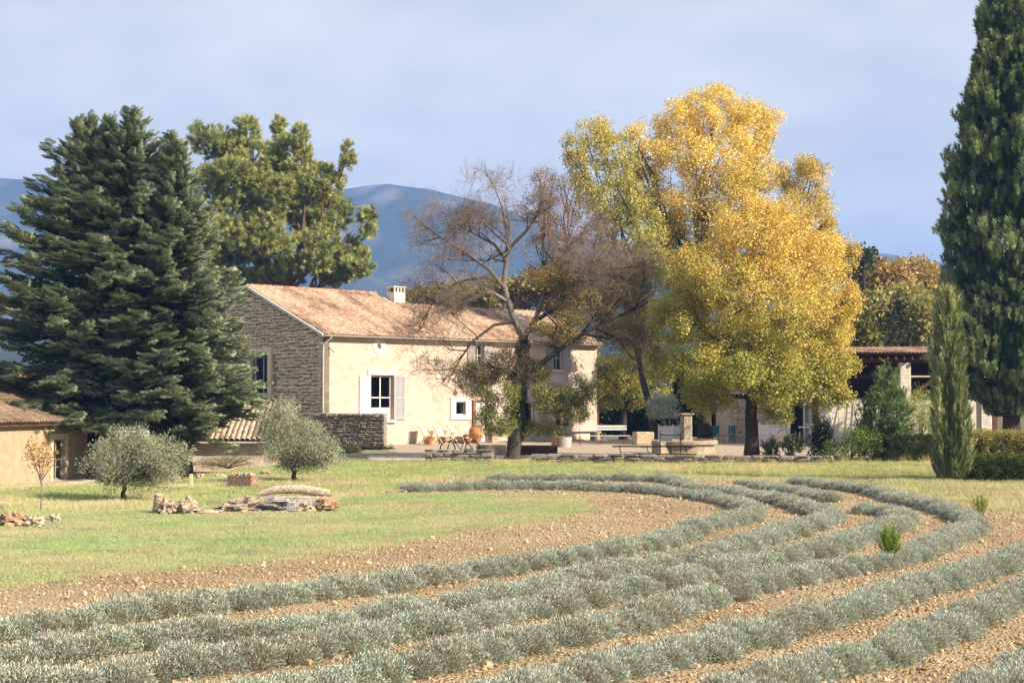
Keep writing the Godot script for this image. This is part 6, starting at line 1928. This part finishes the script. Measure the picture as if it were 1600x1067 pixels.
	for x in [-0.8, 0.8]:
		mb.rounded(Vector3(x, 0.05, 0), Vector3(0.3, 0.12, 0.45), 0.02)
	built("foot", mb, M.grey_stone_0, o)
	o = thing("stone_block", Vector3(-0.95, 0, -67.6), deg_to_rad(12), "long pale stone block left of the ivy covered trunk", "stone")
	slab("block", o, Vector3(0, 0.24, 0), Vector3(1.3, 0.46, 0.5), M.pale_block_1, 0.03)
	o = thing("metal_tub", Vector3(2.75, 0, -78.5), 0.0, "round grey metal tub by the stone ledge", "tub")
	mb = MB.new()
	mb.lathe([Vector2(0.36, 0), Vector2(0.42, 0.55), Vector2(0.44, 0.57), Vector2(0.4, 0.57), Vector2(0.35, 0.05)], 20)
	built("body", mb, M.gutter_zinc, o)
	mb = MB.new()
	mb.box(Vector3(-0.5, 0.28, 0.12), Vector3(0.34, 0.56, 0.4))
	built("side_box", mb, M.timber, o)
	# teal chairs under the tree
	for k in 2:
		o = thing("garden_chair", Vector3(11.95 + k * 0.75, 0, -86.2 - 0.6 * k), [0.5, -0.7][k], ["dark teal garden chair further from the stone annex", "dark teal garden chair next to the stone annex corner"][k], "chair", "teal garden chairs")
		slab("seat", o, Vector3(0, 0.45, 0), Vector3(0.46, 0.04, 0.44), M.teal_paint, 0.01)
		slab("backrest", o, Vector3(0, 0.78, -0.22), Vector3(0.46, 0.5, 0.03), M.teal_paint, 0.01)
		for x in [-0.2, 0.2]:
			for z in [-0.2, 0.2]:
				mb = MB.new()
				mb.tube([Vector3(x, 0, z * 1.1), Vector3(x, 0.45 if z > 0 else 1.0, z)], [0.016, 0.016], 5)
				built("leg", mb, M.teal_paint, o)
	# white post stand near the annex door
	o = thing("post_stand", Vector3(16.2, 0, -82.5), 0.1, "thin white post stand before the dark annex doorway", "stand")
	for q in [[0.0, 2.5], [0.34, 1.15], [-0.25, 0.75]]:
		mb = MB.new()
		mb.tube([Vector3(q[0], 0, 0), Vector3(q[0], q[1], 0)], [0.04, 0.035], 6)
		built("post", mb, M.white_paint, o)
	mb = MB.new()
	mb.box(Vector3(0.08, 1.0, 0.05), Vector3(0.85, 0.09, 0.05))
	mb.box(Vector3(0.34, 1.15, 0.05), Vector3(0.4, 0.08, 0.05))
	built("crossbar", mb, M.white_paint, o)

# ---------------------------------------------------------------- things on the grass
func garden_things() -> void:
	var rocks := []
	for k in 6:
		rocks.append(rock_mesh(700 + k, 0.55, 20))
	var R := func(called: String, label: String, group: String, at: Vector3, size: Vector3, turn: float, k: int, m: Material) -> void:
		var o := thing(called, Vector3(at.x, gy(at.x, at.z) + at.y, at.z), turn, label, "rock" if called != "log" else "log", group)
		part("body", rocks[k % 6], m, o, Transform3D(Basis.from_scale(size), Vector3(0, size.y * 0.36, 0)))
	# left edge
	R.call("rock", "broad reddish rock at the left edge of the lawn", "rocks on the grass", Vector3(-9.9, 0, -29.6), Vector3(0.55, 0.34, 0.5), 0.3, 0, M.terracotta_rock)
	R.call("rock", "pale flat rock leaning on the reddish one", "rocks on the grass", Vector3(-9.45, 0, -29.5), Vector3(0.4, 0.24, 0.4), 0.9, 1, M.rock_2)
	R.call("rock", "small pale rock apart on the lawn's left side", "rocks on the grass", Vector3(-9.35, 0, -30.5), Vector3(0.24, 0.2, 0.22), 1.9, 2, M.rock_2)
	# stump with rocks
	var o := thing("tree_stump", Vector3(-7.75, gy(-7.75, -32.6), -32.6), 0.0, "short upright cut stump on the lawn", "stump")
	var mb := MB.new()
	mb.tube([Vector3(0, -0.05, 0), Vector3(0.0, 0.1, 0), Vector3(0.03, 0.42, 0)], [0.14, 0.11, 0.1], 10)
	built("bark", mb, M.rock_0, o)
	mb = MB.new()
	mb.lathe([Vector2(0.095, 0.42), Vector2(0.09, 0.428), Vector2(0.0, 0.43)], 10, Vector3(0.03, 0, 0))
	built("cut_face", mb, M.white_plaster, o)
	R.call("rock", "dark jagged rock between the stump and the brown one", "rocks on the grass", Vector3(-7.5, 0, -32.4), Vector3(0.42, 0.36, 0.4), 0.4, 3, M.rock_0)
	R.call("rock", "brown rounded rock right of the stump", "rocks on the grass", Vector3(-7.1, 0, -32.5), Vector3(0.56, 0.4, 0.44), 1.2, 4, M.rock_3)
	R.call("rock", "flat pale rock lowest beside the stump group", "rocks on the grass", Vector3(-6.6, 0, -32.4), Vector3(0.5, 0.14, 0.4), 0.2, 5, M.rock_2)
	# the big pile
	R.call("rock", "large grey slanting slab in the rock pile on the lawn", "rocks of the pile", Vector3(-5.15, -0.05, -33.6), Vector3(1.5, 0.42, 0.8), 0.15, 1, M.slate_rock)
	R.call("rock", "mottled brown rock at the left of the pile", "rocks of the pile", Vector3(-5.9, -0.04, -33.6), Vector3(1.1, 0.42, 0.8), 0.7, 2, M.rock_0)
	R.call("rock", "low rubble rock furthest left in the pile", "rocks of the pile", Vector3(-6.35, 0, -33.4), Vector3(0.6, 0.2, 0.4), 0.1, 3, M.rock_3)
	R.call("rock", "orange cracked rock at the right end of the pile", "rocks of the pile", Vector3(-4.25, 0, -33.7), Vector3(0.6, 0.36, 0.5), 0.3, 4, M.terracotta_rock)
	R.call("rock", "small dark rock between the slab and the orange rock", "rocks of the pile", Vector3(-4.6, 0, -33.4), Vector3(0.42, 0.28, 0.34), 0.8, 0, M.rock_0)
	o = thing("log", Vector3(-4.95, gy(-5, -34.4), -34.5), 0.0, "thick pale yellow log lying along the back of the rock pile", "log")
	mb = MB.new()
	mb.tube([Vector3(-0.9, 0.36, 0.0), Vector3(-0.5, 0.46, 0), Vector3(0.1, 0.47, 0.02), Vector3(0.75, 0.36, 0)], [0.06, 0.1, 0.115, 0.1], 10)
	mb.rounded(Vector3(0, 0.16, 0), Vector3(1.4, 0.32, 0.3), 0.08)
	built("bark", mb, M.rock_2, o)
	# long clay trough
	o = thing("clay_trough", Vector3(-7.7, gy(-7.7, -42.6), -42.6), deg_to_rad(-20), "rectangular pinkish stone trough on the grass between the olives", "trough")
	mb = MB.new()
	mb.rounded(Vector3(0, 0.17, 0.17), Vector3(0.78, 0.34, 0.05), 0.012)
	mb.rounded(Vector3(0, 0.17, -0.17), Vector3(0.78, 0.34, 0.05), 0.012)
	mb.rounded(Vector3(-0.365, 0.17, 0), Vector3(0.05, 0.34, 0.29), 0.012)
	mb.rounded(Vector3(0.365, 0.17, 0), Vector3(0.05, 0.34, 0.29), 0.012)
	built("side", mb, M.clay_pink, o)
	mb = MB.new()
	mb.box(Vector3(0, 0.15, 0), Vector3(0.7, 0.3, 0.3))
	built("filling", mb, M.rock_3, o)
	for k in 4:
		part("stone", rocks[k], M.rock_2, o, Transform3D(Basis.from_scale(Vector3(0.2, 0.13, 0.18)), Vector3(-0.27 + 0.18 * k, 0.34, 0.02 * (k % 2))))
	# grey pipes lying at the end of the rows
	for k in 2:
		o = thing("drain_pipe", Vector3([-2.35, -1.9][k], gy(-2.3, -41.3), [-41.4, -41.05][k]), [0.02, 0.05][k], ["dark grey plastic pipe lying behind the lawn", "pale thin pipe lying in front of the dark grey one"][k], "pipe", "pipes at the end of the rows")
		mb = MB.new()
		var l: float = [1.55, 1.7][k]
		var rad: float = [0.09, 0.04][k]
		mb.tube([Vector3(-l * 0.5, rad, 0), Vector3(-0.1, rad, 0), Vector3(-0.09, rad, 0), Vector3(0.09, rad, 0), Vector3(0.1, rad, 0), Vector3(l * 0.5, rad, 0)], [rad, rad, rad * 1.18, rad * 1.18, rad, rad], 12)
		built("tube", mb, [M.grey_plastic, M.grey_paint][k], o)
	# white wooden frame behind the first olive, and a little post
	o = thing("wooden_frame", Vector3(-13.2, 0, -52.0), 0.0, "grey wooden frame standing behind the rounded olive", "frame")
	for x in [-0.48, 0.48]:
		slab("post", o, Vector3(x, 0.72, 0), Vector3(0.08, 1.44, 0.08), M.grey_paint)
	for y in [1.4, 1.26]:
		slab("crossbar", o, Vector3(0, y, 0.0), Vector3(0.88, 0.07, 0.06), M.grey_paint)
	o = thing("marker_post", Vector3(-9.05, gy(-9.05, -42.0), -42.0), 0.0, "short pale wooden post right of the rounded olive", "post")
	slab("post", o, Vector3(0, 0.2, 0), Vector3(0.1, 0.4, 0.1), M.pale_wood)
	slab("foot_rail", o, Vector3(-0.5, 0.06, 0), Vector3(0.9, 0.08, 0.08), M.pale_wood)
	# rocks edging the bed by the shed
	for k in 5:
		R.call("rock", ["pale bed stone closest to the spruce trunk", "square bed stone before the shed", "bed stone under the silvery shrub", "long flat bed stone before the silvery shrub", "bed stone closest to the second olive"][k], "stones edging the bed by the shed", Vector3([-11.4, -10.75, -10.0, -9.4, -8.3][k], 0, [-50.8, -51.2, -51.0, -50.4, -50.0][k]), Vector3([0.3, 0.34, 0.4, 0.7, 0.5][k], [0.26, 0.3, 0.22, 0.18, 0.2][k], 0.3), 0.5 * k, k, M["rock_%d" % (k % 4)])
